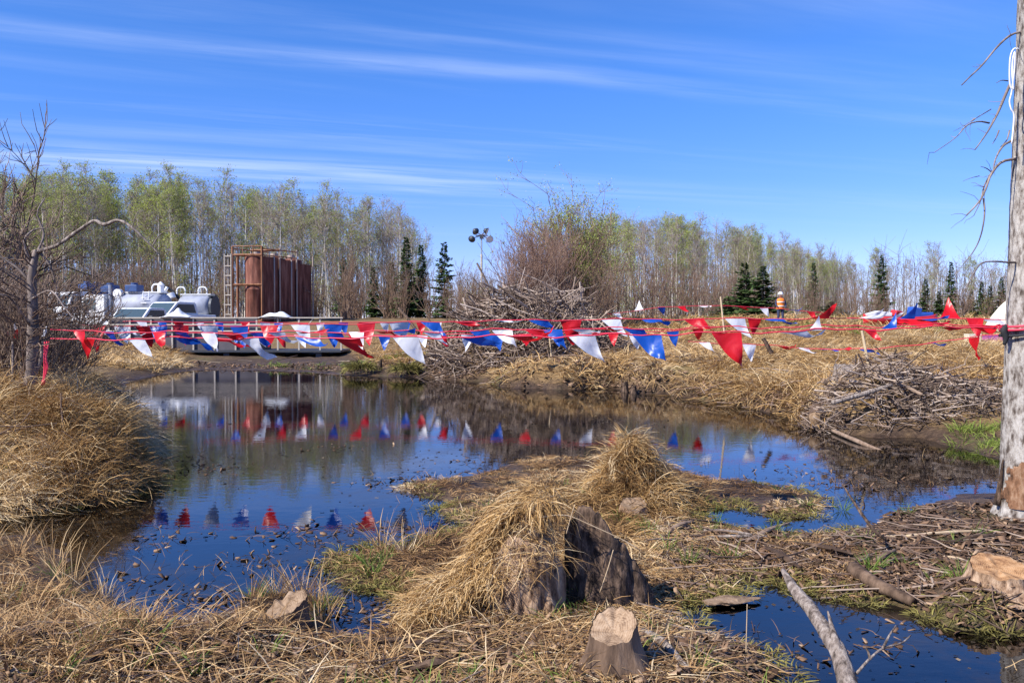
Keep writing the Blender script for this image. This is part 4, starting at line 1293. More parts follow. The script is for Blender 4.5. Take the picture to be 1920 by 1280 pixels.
link('trunk', np_mesh('trunk', V, Q, None, 'trunk_bark', None, True), big)
# peeled scar at the foot
zz = np.linspace(0.10, 0.54, 40); aa = np.linspace(R(180), R(275), 36)
AA, ZZ = np.meshgrid(aa, zz)
edgef = np.clip(1 - np.abs((AA - R(226)) / R(42)) ** 2 - np.abs((ZZ - 0.28) / 0.2) ** 2 * 0.8 + fbm(AA * 7, ZZ * 16, 4) * 2.0, -0.4, 1)
RR = np.interp(ZZ, zs, rad) * (1 + 0.075 * np.sign(edgef) * np.minimum(np.abs(edgef) * 4, 1) + 0.04 * fbm(AA * 9, ZZ * 30, 3))
V = np.stack([RR * np.cos(AA) + ZZ * lean, RR * np.sin(AA), ZZ], -1).reshape(-1, 3)
ii = np.arange(len(V)).reshape(40, 36)
Q = np.stack([ii[:-1, :-1], ii[:-1, 1:], ii[1:, 1:], ii[1:, :-1]], -1).reshape(-1, 4)
Q = Q[(edgef.ravel()[Q] > 0.0).all(1)]
o = link('bark_scar', np_mesh('bark_scar', V, Q, None, 'scar', None, True), big); o['label'] = 'peeled orange brown scar at the foot of the trunk'
for k_, (z0_, z1_, a_) in enumerate(((0.10, 0.52, 176),)):
    pts = [(0.222 * math.cos(R(a_ + q * 8)) * (1.08 - 0.1 * q) + lean * z, 0.222 * math.sin(R(a_ + q * 8)) * (1.08 - 0.1 * q), z) for q, z in zip((0, .5, 1), np.linspace(z0_, z1_, 3))]
    link('bark_flap', tube_mesh('bark_flap', pts, [0.03, 0.022, 0.006], 'dark_bark' if k_ == 0 else 'stump_bark', 6, 0.3, k_, True, 8), big)
BR = [([(1918, 60), (1895, 66), (1870, 88), (1842, 122), (1820, 143), (1803, 160)], 0.013, 0.0), ([(1893, 160), (1880, 190), (1868, 218), (1850, 250), (1828, 281)], 0.014, -0.1),
      ([(1855, 231), (1835, 228), (1812, 236), (1792, 258), (1752, 286)], 0.008, -0.1), ([(1858, 205), (1830, 222), (1800, 240)], 0.005, -0.1),
      ([(1905, 298), (1878, 304), (1858, 328), (1848, 355), (1836, 378), (1812, 404)], 0.016, 0.0), ([(1900, 262), (1880, 275), (1866, 300), (1862, 325)], 0.012, 0.05),
      ([(1858, 325), (1845, 350), (1838, 378), (1826, 404)], 0.008, 0.05), ([(1862, 325), (1850, 316), (1838, 312)], 0.006, 0.05), ([(1836, 330), (1820, 334), (1805, 340)], 0.004, 0.05),
      ([(1844, 372), (1846, 400), (1840, 438), (1826, 470), (1800, 503)], 0.009, 0.0), ([(1893, 492), (1862, 490), (1840, 494), (1826, 512), (1806, 548)], 0.011, -0.1),
      ([(1873, 245), (1868, 258), (1861, 270)], 0.008, 0.1), ([(1890, 152), (1878, 151), (1868, 156)], 0.006, 0.1), ([(1893, 245), (1888, 262), (1876, 276)], 0.008, 0.1)]
for i, (pp, r0, dd) in enumerate(BR):
    n_ = len(pp)
    pts = [at(x_, y_, DT + dd - 0.05 * q) for q, (x_, y_) in enumerate(pp)]
    if i in (0, 4, 10): pts.insert(0, Vector((tb.x - 0.05, DT, pts[0].z + 0.01)))
    link('dead_branch', tube_mesh('dead_branch', [tuple(p_ - big.location) for p_ in pts], np.linspace(r0, r0 * 0.35, len(pts)), 'snag_bark', 6, 0.2, i, True, 18), big)
rs = np.random.default_rng(81)
st = []
for pp, r0, dd in BR[:7]:
    for q in range(5):
        x_, y_ = pp[rs.integers(1, len(pp))]
        st.append(wander(np.array(at(x_, y_, DT + dd - 0.1) - big.location), (rs.normal(-0.4, 0.4), rs.normal(0, .5), rs.normal(-0.3, .5)), rs.uniform(0.06, 0.2), 0.003, 0.0012, 4, 0.3, rs))
V, q_, t_ = merge(pack([st], 3, rs, 0.4))
link('fine_twigs', np_mesh('fine_twigs', V, q_, None, 'twig', t_), big)['kind'] = 'stuff'
# white rope hung on the trunk
o = link('white_rope', tube_mesh('white_rope', [at(x_, y_, DT - 0.19) for x_, y_ in ((1910, 92), (1901, 92), (1895, 105), (1893, 130), (1894, 160), (1900, 168), (1898, 140), (1899, 112), (1903, 98), (1902, 130), (1897, 172), (1893, 190), (1896, 205), (1901, 215), (1900, 240), (1897, 270))],
                             [0.007] * 16, 'rope_white', 6, 0, 0, True, 70))
tag(o, 'white rope looped and hanging on the large trunk', 'rope')

# ------------------------------------------------------------------ stumps
def stump(name, label, loc_, r0, r1, hgt, mat_b, mat_c, seed, tilt=(0, 0), ridges=7, flare=0.25, jag=0.0, cat='stump', nz=26, ns=56, group=None):
    t = thing(name, label, cat, loc_, 0, group)
    zs_ = np.linspace(-0.12, 1, nz)
    an_ = np.arange(ns) / ns * 2 * np.pi
    A_, Z_ = np.meshgrid(an_, zs_)
    rb = r1 + (r0 - r1) * np.clip(1 - Z_, 0, 1.2) ** 1.8
    rb = rb * (1 + flare * np.clip(1 - Z_, 0, 1.1) ** 2.5 * np.cos(A_ * ridges / 2 + seed) * 0.6 + 0.05 * np.cos(A_ * (ridges + 6) + seed * 2 + Z_ * 0.8) * np.clip(1 - 0.95 * Z_, 0, 1) +
               0.22 * fbm(np.cos(A_) * 2.2 + seed * 5, np.sin(A_) * 2.2 + Z_ * 0.7, 3) + 0.10 * fbm(np.cos(A_) * 9 + seed, np.sin(A_) * 9 + Z_ * 1.2, 2))
    X_ = rb * np.cos(A_); Y_ = rb * np.sin(A_)
    top = hgt + X_ * tilt[0] - Y_ * tilt[1] + jag * fbm(np.cos(A_) * 3 + seed, np.sin(A_) * 3, 3) * 2
    V_ = np.stack([X_, Y_, Z_ * top], -1).reshape(-1, 3)
    i_ = np.arange(nz * ns).reshape(nz, ns)
    Q_ = np.stack([i_[:-1], np.roll(i_, -1, 1)[:-1], np.roll(i_, -1, 1)[1:], i_[1:]], -1).reshape(-1, 4)
    link('trunk', np_mesh('trunk', V_, Q_, None, mat_b, None, True), t)
    rim = V_.reshape(nz, ns, 3)[-1] * np.array([0.965, 0.965, 1])
    rings = 8
    cen = rim.mean(0)
    W_, fr_ = [], np.linspace(1.0, 0.0, rings)
    for f in fr_:
        g = cen + (rim - cen) * max(f, 0.01)
        g = g.copy(); g[:, 2] += -0.004 - jag * 0.8 * (1 - f) + 0.006 * fbm(g[:, 0] * 30 + seed, g[:, 1] * 60, 3) * 2 * (f < 0.98)
        W_.append(g)
    W_ = np.concatenate(W_)
    i_ = np.arange(rings * ns).reshape(rings, ns)
    Q_ = np.stack([i_[:-1], i_[1:], np.roll(i_, -1, 1)[1:], np.roll(i_, -1, 1)[:-1]], -1).reshape(-1, 4)
    link('cut_face', np_mesh('cut_face', W_, Q_, None, mat_c, None, True), t)
    return t


def ground_at(px, py, z0=0.15):
    z_ = z0
    for _ in range(12):
        p_ = onz(px, py, z_); z_ = 0.5 * z_ + 0.5 * max(0.0, h1(p_.x, p_.y))
    return onz(px, py, z_)


# broken tall stump
p0 = ground_at(990, 1125, 0.12)
bs_ = stump('broken_stump', 'tall broken stump thatched with straw, a dark slab standing beside it', (p0.x, p0.y + 0.12, p0.z - 0.03), 0.27, 0.145, 0.60, 'stump_bark', 'dark_bark', 2.0, (0.25, 0.0), 9, 0.35, 0.08)


def slab(name, outline, depth, thick, mat_, parent, bulge=0.06, seed=1):
    """upright broken piece: outline in local x,z; two skins with a rough bulge"""
    xs_ = np.linspace(min(p_[0] for p_ in outline), max(p_[0] for p_ in outline), 40)
    tops = np.interp(xs_, [p_[0] for p_ in outline], [p_[1] for p_ in outline])
    nz_ = 22
    u_ = np.linspace(0, 1, nz_)
    X_, U_ = np.meshgrid(xs_, u_)
    Z_ = -0.08 + (tops[None] + 0.08 + 0.10 * fbm(X_ * 28 + seed, X_ * 3, 3)) * U_
    mid = (xs_[0] + xs_[-1]) / 2; hw = (xs_[-1] - xs_[0]) / 2
    n_ = 0.07 * fbm(X_ * 11 + seed, Z_ * 4, 4) + 0.05 * np.abs(fbm(X_ * 26 + seed, Z_ * 3, 3)) + 0.03 * np.abs(fbm(X_ * 50 + seed, Z_ * 9, 3)) - 0.03 * sstep(0.2, 0.0, np.abs(X_ - mid - 0.08 * Z_))
    c_ = np.sqrt(np.clip(1 - ((X_ - mid) / hw) ** 2, 0, 1))
    Yf = depth - bulge * c_ + n_ - 0.10 * (1 - U_) * c_
    Yb = Yf + thick * (0.15 + 0.85 * c_) * (1.15 - 0.85 * U_)
    F_ = np.stack([X_, Yf, Z_], -1); B_ = np.stack([X_, Yb, Z_], -1)
    V_ = np.concatenate([F_.reshape(-1, 3), B_.reshape(-1, 3)])
    n0 = nz_ * 40
    i_ = np.arange(n0).reshape(nz_, 40)
    Q_ = [np.stack([i_[:-1, :-1], i_[:-1, 1:], i_[1:, 1:], i_[1:, :-1]], -1).reshape(-1, 4)]
    Q_.append(Q_[0][:, ::-1] + n0)
    e_ = np.concatenate([i_[0, :], i_[1:, -1], i_[-1, -2::-1], i_[-2:0:-1, 0]])
    e2 = np.roll(e_, -1)
    Q_.append(np.stack([e2, e_, e_ + n0, e2 + n0], 1))
    return link(name, np_mesh(name, V_, np.concatenate(Q_), None, mat_, None, True), parent)


def lx(px): return colx(px, p0.y) - p0.x


k1 = p0.y / FPX
o = slab('broken_slab', [(lx(1062), 0.40), (lx(1080), 0.53), (lx(1098), 0.615), (lx(1110), 0.60), (lx(1128), 0.53), (lx(1160), 0.40), (lx(1190), 0.27), (lx(1215), 0.15), (lx(1238), 0.03)], 0.03, 0.16, 'dark_bark', bs_)
o['label'] = 'near-black wedge shaped slab of the broken stump'
o = slab('bark_slab', [(lx(905), 0.12), (lx(925), 0.30), (lx(950), 0.43), (lx(975), 0.47), (lx(1000), 0.40), (lx(1020), 0.42), (lx(1040), 0.36), (lx(1062), 0.2)], -0.13, 0.16, 'stump_bark', bs_, 0.10, 6)
o['label'] = 'sunlit grey brown bark side of the broken stump'
# straw thatch over the stump and down its left side
tn = 2600
a_ = rng.uniform(0, 1, tn)
tx = p0.x + rng.uniform(lx(900), lx(1050), tn); ty = p0.y + rng.uniform(-0.08, 0.30, tn)
tz = p0.z + np.interp(tx - p0.x, [lx(890), lx(930), lx(960), lx(1000), lx(1050)], [0.26, 0.46, 0.55, 0.60, 0.58]) + rng.normal(0, 0.02, tn) + 0.10 * (ty - p0.y)
parts_ = [blades(np.stack([tx, ty, tz], -1), rng.normal(math.pi + 0.35, 0.8, tn) + fbm(tx * 11, ty * 11, 3) * 10, rng.uniform(0.04, 0.26, tn), rng.uniform(0.75, 1.1, tn), rng.uniform(0.003, 0.006, tn), np.clip(rng.normal(0.45, 0.25, tn), 0, 1), 0.85, side=0.2)]
tn = 3800
tt = rng.random(tn) ** 0.8
tx = p0.x + lx(935) - tt * 0.50 + rng.normal(0, 0.06, tn); ty = p0.y + rng.uniform(-0.22, 0.28, tn)
tz = np.maximum(H(tx, ty), 0) + 0.40 * (1 - tt) ** 1.3 * np.clip(1 - np.abs(ty - p0.y) / 0.4, 0, 1) + rng.uniform(0, 0.03, tn)
parts_.append(blades(np.stack([tx, ty, tz], -1), rng.normal(math.pi + 0.45, 0.7, tn) + fbm(tx * 9, ty * 9, 3) * 10, rng.uniform(0.03, 0.2, tn), rng.uniform(0.8, 1.15, tn), rng.uniform(0.003, 0.006, tn), np.clip(rng.normal(0.5, 0.27, tn), 0, 1), 0.7, side=0.2))
tn = 2000
tt = rng.random(tn)
tx = p0.x + lx(1040) - tt * 0.95; ty = p0.y + rng.uniform(-0.25, 0.25, tn)
tz = np.maximum(H(tx, ty), 0) + np.interp(-tt, [-1, -0.55, -0.15, 0], [0.06, 0.25, 0.56, 0.60]) * np.clip(1.1 - np.abs(ty - p0.y) / 0.4, 0, 1)
parts_.append(blades(np.stack([tx, ty, tz], -1), rng.uniform(0, 6.283, tn), rng.uniform(0.05, 0.3, tn), rng.uniform(0.5, 1.2, tn), rng.uniform(0.003, 0.005, tn), rng.uniform(0.1, 0.95, tn), 0.8, side=0.6))
V, q_, t_ = merge(parts_)
V = V - np.array(bs_.location)
o = link('straw_thatch', np_mesh('straw_thatch', V, q_, None, 'gold_straw', t_), bs_); o['kind'] = 'stuff'; o['label'] = 'long straw hanging over the broken stump'
for pp in ([(1010, 970), (1060, 965), (1110, 985), (1165, 1010), (1200, 1030)], [(1062, 1000), (1070, 970), (1078, 945)], [(1125, 1110), (1140, 1065), (1150, 1030)]):
    link('twig', tube_mesh('twig', [tuple(at(x_, y_, p0.y - 0.12) - bs_.location) for x_, y_ in pp], np.linspace(0.004, 0.0025, len(pp)), 'pale_stick', 5, 0.1, 1, True, 12), bs_)

# short stump with pale cut face
p1_ = ground_at(1152, 1262, 0.18)
stump('cut_stump', 'short stump with a fresh pale cut face in the straw before the broken stump', (p1_.x, p1_.y + 0.06, p1_.z - 0.02), 0.165, 0.108, 0.225, 'brown_wood', 'cut_wood', 4.3, (0.30, -0.45), 5, 0.55, 0.035)
p_ = ground_at(1880, 1105, 0.15)
stump('cut_stump', 'low stump with an orange cut face on the mud below the large trunk', (p_.x + 0.04, p_.y + 0.12, p_.z - 0.05), 0.23, 0.17, 0.16, 'stump_bark', 'orange_wood', 7.1, (0.0, -0.25), 5, 0.35, 0.02)
p_ = ground_at(530, 1180, 0.12)
stump('cut_stump', 'weathered brown sloping stump at the water edge among green shoots', (p_.x, p_.y + 0.08, p_.z - 0.03), 0.15, 0.12, 0.15, 'brown_wood', 'old_cut', 9.4, (0.35, -0.3), 5, 0.4, 0.03)
p_ = ground_at(1190, 968, 0.12)
stump('cut_stump', 'low pale stump half buried in grass behind the broken stump', (p_.x, p_.y + 0.1, p_.z - 0.03), 0.15, 0.12, 0.13, 'stump_bark', 'old_cut', 5.2, (0.0, -0.3), 5, 0.3, 0.02)
p_ = ground_at(640, 1285, 0.2)
stump('cut_stump', 'small pinkish stump top in the straw of the near bank', (p_.x, p_.y + 0.05, p_.z - 0.04), 0.08, 0.065, 0.075, 'brown_wood', 'cut_wood', 8.0, (0.0, -0.2), 5, 0.2, 0.01)
p_ = ground_at(1598, 712, 0.6)
stump('cut_stump', 'grey rounded stump on top of the small brush pile', (p_.x, p_.y + 0.2, p_.z - 0.1), 0.34, 0.27, 0.36, 'grey_wood', 'grey_wood', 3.3, (0.0, -0.1), 6, 0.3, -0.05)
p_ = ground_at(690, 700, 0.2)
for px, py, hh, lb in ((713, 702, 0.55, 'thin dark post stub standing in the far shallows'), (1172, 735, 0.32, 'black rotten stump standing in water at the far bank'), (1188, 738, 0.25, 'black rotten stump standing in water at the far bank')):
    p_ = onz(px, py, 0)
    stump('rotten_stump', lb, (p_.x, p_.y, -0.05), 0.10, 0.07, hh, 'dark_bark', 'dark_bark', px * 0.01, (0.5, 0), 5, 0.2, 0.03, nz=12, ns=20, group='rotten stumps')


def logobj(name, label, pts, radii, mat_, cat='log', seed=1, sides_=10, res=22, noise=0.16, group=None, flat=1.0):
    me_ = tube_mesh(name, pts, radii, mat_, sides_, noise, seed, True, res)
    if flat != 1.0:
        zm = sum(p_[2] for p_ in pts) / len(pts)
        for v_ in me_.vertices: v_.co.z = zm + (v_.co.z - zm) * flat
        for p_ in me_.polygons: p_.use_smooth = False
    return tag(link(name, me_), label, cat, group)


# grey dead limb leaning over the near pool
gl = thing('dead_limb', 'bleached grey dead limb leaning across the near pool', 'limb', tuple(at(1610, 1300, 3.75)))
link('main_stem', tube_mesh('main_stem', [tuple(at(x_, y_, d_) - gl.location) for x_, y_, d_ in ((1600, 1330, 3.6), (1575, 1230, 3.75), (1545, 1180, 3.9), (1520, 1140, 4.05), (1490, 1105, 4.2), (1468, 1068, 4.35))],
                            [0.042, 0.038, 0.030, 0.032, 0.025, 0.012], 'grey_wood', 18, 0.30, 3, True, 40), gl)
link('split_stem', tube_mesh('split_stem', [tuple(at(x_, y_, d_) - gl.location) for x_, y_, d_ in ((1592, 1290, 3.66), (1568, 1205, 3.78), (1558, 1168, 3.86), (1552, 1145, 3.9))], [0.03, 0.017, 0.009, 0.004], 'grey_wood', 9, 0.2, 5, True, 18), gl)
for pp in (((1606, 1262, 3.7), (1630, 1235, 3.75), (1655, 1215, 3.8), (1690, 1205, 3.85), (1708, 1190, 3.9)), ((1655, 1215, 3.8), (1668, 1190, 3.84), (1680, 1172, 3.88)), ((1632, 1236, 3.75), (1628, 1222, 3.77), (1622, 1212, 3.78))):
    link('side_twig', tube_mesh('side_twig', [tuple(at(*q) - gl.location) for q in pp], np.linspace(0.007, 0.003, len(pp)), 'grey_wood', 6, 0.15, 2, True, 14), gl)

logobj('short_log', 'short dark brown log end lying in the grass at the near pool', [ground_at(1598, 1078, .1) + Vector((0, 0, .05)), ground_at(1650, 1112, .1) + Vector((0, 0, .05)), ground_at(1712, 1138, .08) + Vector((0, 0, .035))], [0.05, 0.045, 0.03], 'brown_wood', 'log', 3)
logobj('wood_slab', 'flat pale brown slab of wood lying in the near pool', [onz(1322, 1128, 0.03), onz(1370, 1122, 0.035), onz(1425, 1124, 0.01)], [0.05, 0.085, 0.015], 'old_cut', 'wood', 5, 12, 14, 0.3, None, 0.22)
logobj('bent_stick', 'thin dark bent stick rising from the water near the mud shelf', [at(1660, 1010, 6.55), at(1640, 995, 6.6), at(1615, 962, 6.7), at(1594, 930, 6.8), at(1580, 908, 6.9)], [0.014, 0.014, 0.012, 0.009, 0.006], 'dark_bark', 'stick', 6, 7)
logobj('reed_stalk', 'single thin upright reed stalk in the near pool', [at(1399, 1225, 4.5), at(1400, 1180, 4.5), at(1401, 1132, 4.5)], [0.003, 0.003, 0.002], 'pale_stick', 'stalk', 2, 5)
logobj('bent_reed', 'kinked pale reed standing in blue water beside the near bank', [at(290, 1168, 4.95), at(288, 1140, 4.95), at(316, 1106, 4.95)], [0.0035, 0.0035, 0.003], 'pale_stick', 'stalk', 2, 5)
gL = 'logs on the mud shelf'
for a0, a1, r_, m_, lb in (((1255, 1000), (1300, 985), 0.035, 'brown_wood', 'stubby bark piece at the mud shelf edge behind the dark slab'), ((1400, 1020), (1480, 990), 0.03, 'grey_wood', 'greyish bark strip on the mud shelf by the middle pool'),
                           ((1440, 1035), (1500, 1075), 0.035, 'brown_wood', 'brown root leading to the tip of the bleached limb'), ((1320, 1000), (1410, 1008), 0.018, 'grey_wood', 'pale flat sticks along the middle pool shore'),
                           ((1330, 1012), (1440, 1012), 0.014, 'grey_wood', 'pale flat sticks along the middle pool shore'), ((1500, 1025), (1600, 1048), 0.03, 'brown_wood', 'long brown bark strip across the mud shelf'),
                           ((1640, 1060), (1680, 1040), 0.03, 'grey_wood', 'curved grey root on the mud shelf above the short log'), ((1700, 1010), (1840, 1000), 0.016, 'pale_stick', 'pale thin stick on the mud below the large trunk'),
                           ((1770, 1048), (1820, 1060), 0.012, 'pale_stick', 'pale thin stick beside the orange cut stump'), ((1780, 1025), (1880, 1010), 0.03, 'brown_wood', 'brown bark slab between large trunk and orange stump'),
                           ((620, 1215), (760, 1210), 0.022, 'brown_wood', 'half buried grey brown stick along the near bank'), ((760, 1225), (830, 1215), 0.03, 'brown_wood', 'short thick bark chunk on the near bank'),
                           ((150, 1260), (215, 1225), 0.03, 'dark_bark', 'charred looking stub on the near bank straw'), ((460, 1140), (640, 1225), 0.006, 'pale_stick', 'long straight pale stick over the sloping stump'),
                           ((700, 1200), (735, 1240), 0.006, 'pale_stick', 'short pale stick on the straw beside the bark chunk'), ((770, 1270), (850, 1250), 0.03, 'grey_wood', 'grey weathered wood chunk at the foot of the near bank'),
                           ((1200, 1190), (1290, 1265), 0.022, 'grey_wood', 'root running down from the fresh cut stump')):
    a_, b_ = ground_at(*a0, .08), ground_at(*a1, .08)
    mid_ = (a_ + b_) / 2; mid_.z = h1(mid_.x, mid_.y)
    up = Vector((0, 0, r_ * 0.75 + 0.012))
    logobj('stick' if r_ < 0.025 else 'bark_log', lb, [a_ + up, mid_ + up * 1.3, b_ + up], [r_ * 0.45, r_, r_ * 0.25] if r_ > 0.025 else [r_ * 0.8, r_, r_ * 0.6], 'brown_wood' if (r_ > 0.025 and m_ == 'grey_wood') else m_, 'wood', int(a0[0]) % 17, 9, 16, 0.3, gL, 0.6 if r_ > 0.025 else 1.0)

# tall tussock on the island
tus = thing('grass_tussock', 'tall shaggy straw tussock standing on the spit in the pond', 'tussock', (1.22, 8.75, h1(1.22, 8.75)))
pc = []
for _ in range(46):
    a_ = rng.uniform(0, 6.283); q = rng.uniform(0.3, 0.95)
    pc.append((1.15 + 1.15 * q * math.cos(a_), 8.5 + 0.9 * q * math.sin(a_), 0))
for _ in range(40):
    f = rng.random(); pc.append((0.35 + 0.75 * f + rng.normal(0, .2), 6.1 + 2.2 * f + rng.normal(0, .2), 0))
pc = np.array(pc); pc = pc[H(pc[:, 0], pc[:, 1]) > 0.01]
V, q_, t_ = clumps(pc, 0.13, 70, 0.08, 0.30, 0.003, 0.007, tintn(pc, 1.5, 0.45, 1.2, 0.4), 0.9, 0.2, 1.0, fbm(pc[:, 0] * 3, pc[:, 1] * 3, 2) * 12, 0.6, 0.7)
o = link('straw_skirt', np_mesh('straw_skirt', V - np.array(tus.location), q_, None, 'gold_straw', t_), tus); o['kind'] = 'stuff'
tn = 9000
az = rng.uniform(0, 6.283, tn); r_ = 0.62 * np.sqrt(rng.random(tn)) * (0.6 + 0.4 * rng.random(tn))
tx = 1.26 + r_ * np.cos(az); ty = 8.70 + 0.8 * r_ * np.sin(az)
b = np.stack([tx, ty, np.maximum(H(tx, ty), 0) - 0.01], -1)
yw = az + fbm(tx * 5 + 5, ty * 5, 3) * 13 + rng.normal(0, 0.6, tn)
V, q_, t_ = blades(b, yw, rng.uniform(0.06, 0.34, tn), np.clip(rng.normal(0.72, 0.28, tn), 0, 1.15), rng.uniform(0.003, 0.008, tn), np.clip(rng.normal(0.47, 0.26, tn) + 1.3 * fbm(tx * 7, ty * 7 + 3, 2), 0, 1), 0.8, side=0.7, k=5)
o = link('straw_blades', np_mesh('straw_blades', V - np.array(tus.location), q_, None, 'gold_straw', t_), tus); o['kind'] = 'stuff'
tn = 500
az = rng.uniform(0, 6.283, tn); r_ = 0.05 + 0.2 * rng.random(tn)
tx = 1.18 + r_ * np.cos(az); ty = 8.78 + r_ * np.sin(az)
b = np.stack([tx, ty, H(tx, ty) - 0.01], -1)
V, q_, t_ = blades(b, az, rng.uniform(0.08, 0.24, tn), rng.uniform(0.0, 0.6, tn), rng.uniform(0.004, 0.007, tn), rng.uniform(0.4, 1, tn), 0.7)
o = link('standing_blades', np_mesh('standing_blades', V - np.array(tus.location), q_, None, 'gold_straw', t_), tus); o['kind'] = 'stuff'

# ------------------------------------------------------------------ brush piles
def stick_protos(n, Lr, r, mat_, seed):
    rs_ = np.random.default_rng(seed)
    out = []
    for i in range(n):
        L_ = rs_.uniform(*Lr)
        pts, _ = wander((-L_ / 2, 0, 0), (1, 0, 0), L_, r, r, 5, 0.13, rs_)
        lv = branch_out([(pts, np.linspace(r, r * 0.4, 5))], rs_, (3,), ((L_ * 0.15, L_ * 0.4),), ((0.3, 0.8),), (r * 0.45,), 0.2, 0, 0.35)
        P5 = tubes(np.stack([a_ for a_, _ in lv[0]]), np.stack([b_ for _, b_ in lv[0]]), 5, [0.5])
        P4 = tubes(np.stack([a_ for a_, _ in lv[1]]), np.stack([b_ for _, b_ in lv[1]]), 3, [0.5] * len(lv[1]))
        V_, Q_, t_ = merge([P5, P4])
        out.append(np_mesh('branch', V_, Q_, None, mat_, t_, True))
    return out


def pile(name, label, cx, cy, rx, ry, hh, n, protos, seed, part='branch', extra=0, exr=(0.01, 0.02), exl=(0.6, 1.6), tilt=0.35):
    rs_ = np.random.default_rng(seed)
    z0 = h1(cx, cy)
    t = thing(name, label, 'brush pile', (cx, cy, z0))
    mh = lambda x_, y_: hh * max(0.0, 1 - ((x_ / rx) ** 2 + (y_ / ry) ** 2)) ** 0.75
    for i in range(n):
        a_ = rs_.uniform(0, 6.283); q = math.sqrt(rs_.random()) * 0.98
        if rs_.random() < 0.7: a_ = -abs(a_ if a_ < math.pi else 6.283 - a_)      # more on the pond side
        x_, y_ = rx * q * math.cos(a_), ry * q * math.sin(a_)
        g_ = max(h1(cx + x_, cy + y_), -0.05) - z0
        z_ = g_ + mh(x_, y_) * rs_.uniform(0.75, 1.02) + 0.06
        az_ = rs_.normal(0, 1.0) if rs_.random() < 0.6 else rs_.uniform(0, 6.28)
        o_ = link(part, protos[rs_.integers(len(protos))], t, (x_, y_, z_), (rs_.uniform(0, 6.28), rs_.normal(0, tilt), az_), rs_.uniform(0.55, 1.1))
    if extra:
        P_, R_ = [], []
        for i in range(extra):
            a_ = rs_.uniform(0, 6.283); q = math.sqrt(rs_.random())
            x_, y_ = rx * 1.05 * q * math.cos(a_), ry * 1.05 * q * math.sin(a_)
            g_ = max(-0.05, h1(cx + x_, cy + y_)) - z0
            L_ = rs_.uniform(*exl); el = rs_.normal(0, tilt * 1.1); az_ = rs_.uniform(0, 6.283)
            d_ = np.array([math.cos(az_) * math.cos(el), math.sin(az_) * math.cos(el), math.sin(el)])
            c_ = np.array([x_, y_, g_ + mh(x_, y_) * rs_.uniform(0.05, 0.98) + 0.05]) - d_ * L_ / 2
            pts, rr_ = wander(c_, d_, L_, rs_.uniform(*exr), exr[0] * 0.5, 4, 0.1, rs_)
            P_.append(pts); R_.append(rr_)
        V_, Q_, t_ = tubes(np.stack(P_), np.stack(R_), 4, np.clip(rs_.normal(0.5, 0.25, len(P_)), 0, 1))
        o_ = link('brushwood', np_mesh('brushwood', V_, Q_, None, 'brush', t_), t); o_['kind'] = 'stuff'
    # earth core
    uu_, vv_ = np.meshgrid(np.linspace(0, 2 * np.pi, 30, endpoint=False), np.linspace(0.001, 1, 12))
    X_ = rx * 0.92 * vv_ * np.cos(uu_); Y_ = ry * 0.92 * vv_ * np.sin(uu_)
    Z_ = hh * 0.78 * np.clip(1 - vv_ ** 2, 0, 1) ** 0.8 + 0.2 * fbm(X_ * 1.5, Y_ * 1.5, 3) * (1 - vv_) - 0.1 + (H(cx + X_.ravel(), cy + Y_.ravel()).reshape(X_.shape) - z0) - 0.05 * vv_
    ii_ = np.arange(12 * 30).reshape(12, 30)
    Q_ = np.stack([ii_[:-1], ii_[1:], np.roll(ii_, -1, 1)[1:], np.roll(ii_, -1, 1)[:-1]], -1).reshape(-1, 4)
    link('earth_core', np_mesh('earth_core', np.stack([X_, Y_, Z_], -1).reshape(-1, 3), Q_, None, 'ground', None, True), t)
    return t


BP = stick_protos(12, (1.6, 3.2), 0.034, 'branchwood', 91)
cxp = colx(985, 30.3)
pile('brush_pile', 'big heap of tangled bare branches on the far bank under the bunting', cxp, 30.3, 3.2, 2.6, 2.15, 290, BP, 92, 'branch', 2600, (0.012, 0.026), (0.8, 2.4), 0.5)
# branches that poke out of the heap
BP2 = stick_protos(6, (0.35, 0.8), 0.016, 'branchwood', 95)
cx2 = colx(1640, 15.0)
pl = pile('brush_pile', 'small heap of sticks and bark on the right bank below the leaning stake', cx2, 15.0, 1.15, 0.85, 0.62, 170, BP2, 96, 'stick', 700, (0.005, 0.012), (0.2, 0.7), 0.3)
cx3 = colx(1770, 14.6)
pile('brush_pile', 'low flat heap of sticks at the water edge beside the large trunk', cx3, 14.6, 0.95, 0.65, 0.42, 100, BP2, 97, 'stick', 400, (0.005, 0.011), (0.2, 0.6), 0.25)
logobj('bleached_pole', 'long pale bleached pole lying on the small stick heap', [at(1560, 755, 14.3), at(1620, 738, 14.35), at(1672, 721, 14.4)], [0.035, 0.04, 0.03], 'grey_wood', 'pole', 2)
logobj('brown_pole', 'dark brown pole slanting down on the small stick heap', [at(1640, 703, 14.7), at(1690, 722, 14.5), at(1730, 740, 14.3)], [0.035, 0.035, 0.025], 'brown_wood', 'pole', 4)
logobj('thin_pole', 'thin grey pole lying in tan grass behind the small stick heap', [at(1640, 672, 19), at(1670, 684, 18.6), at(1698, 697, 18.2)], [0.04, 0.04, 0.03], 'grey_wood', 'pole', 5)
logobj('sunken_pole', 'pale pole sloping into the water in front of the stick heap', [onz(1560, 806, 0.04), onz(1610, 828, 0.03), onz(1655, 846, -0.02)], [0.03, 0.035, 0.02], 'brown_wood', 'pole', 6)
logobj('leaning_branch', 'dark bare branch leaning up left of the big brush heap', [at(748, 578, 33), at(765, 598, 32.5), at(785, 625, 32)], [0.05, 0.055, 0.06], 'dark_bark', 'branch', 6)
lg = thing('cut_log', 'cut log end with a reddish face at the water edge of the stick heap', 'log', tuple(onz(1530, 792, 0.12)))
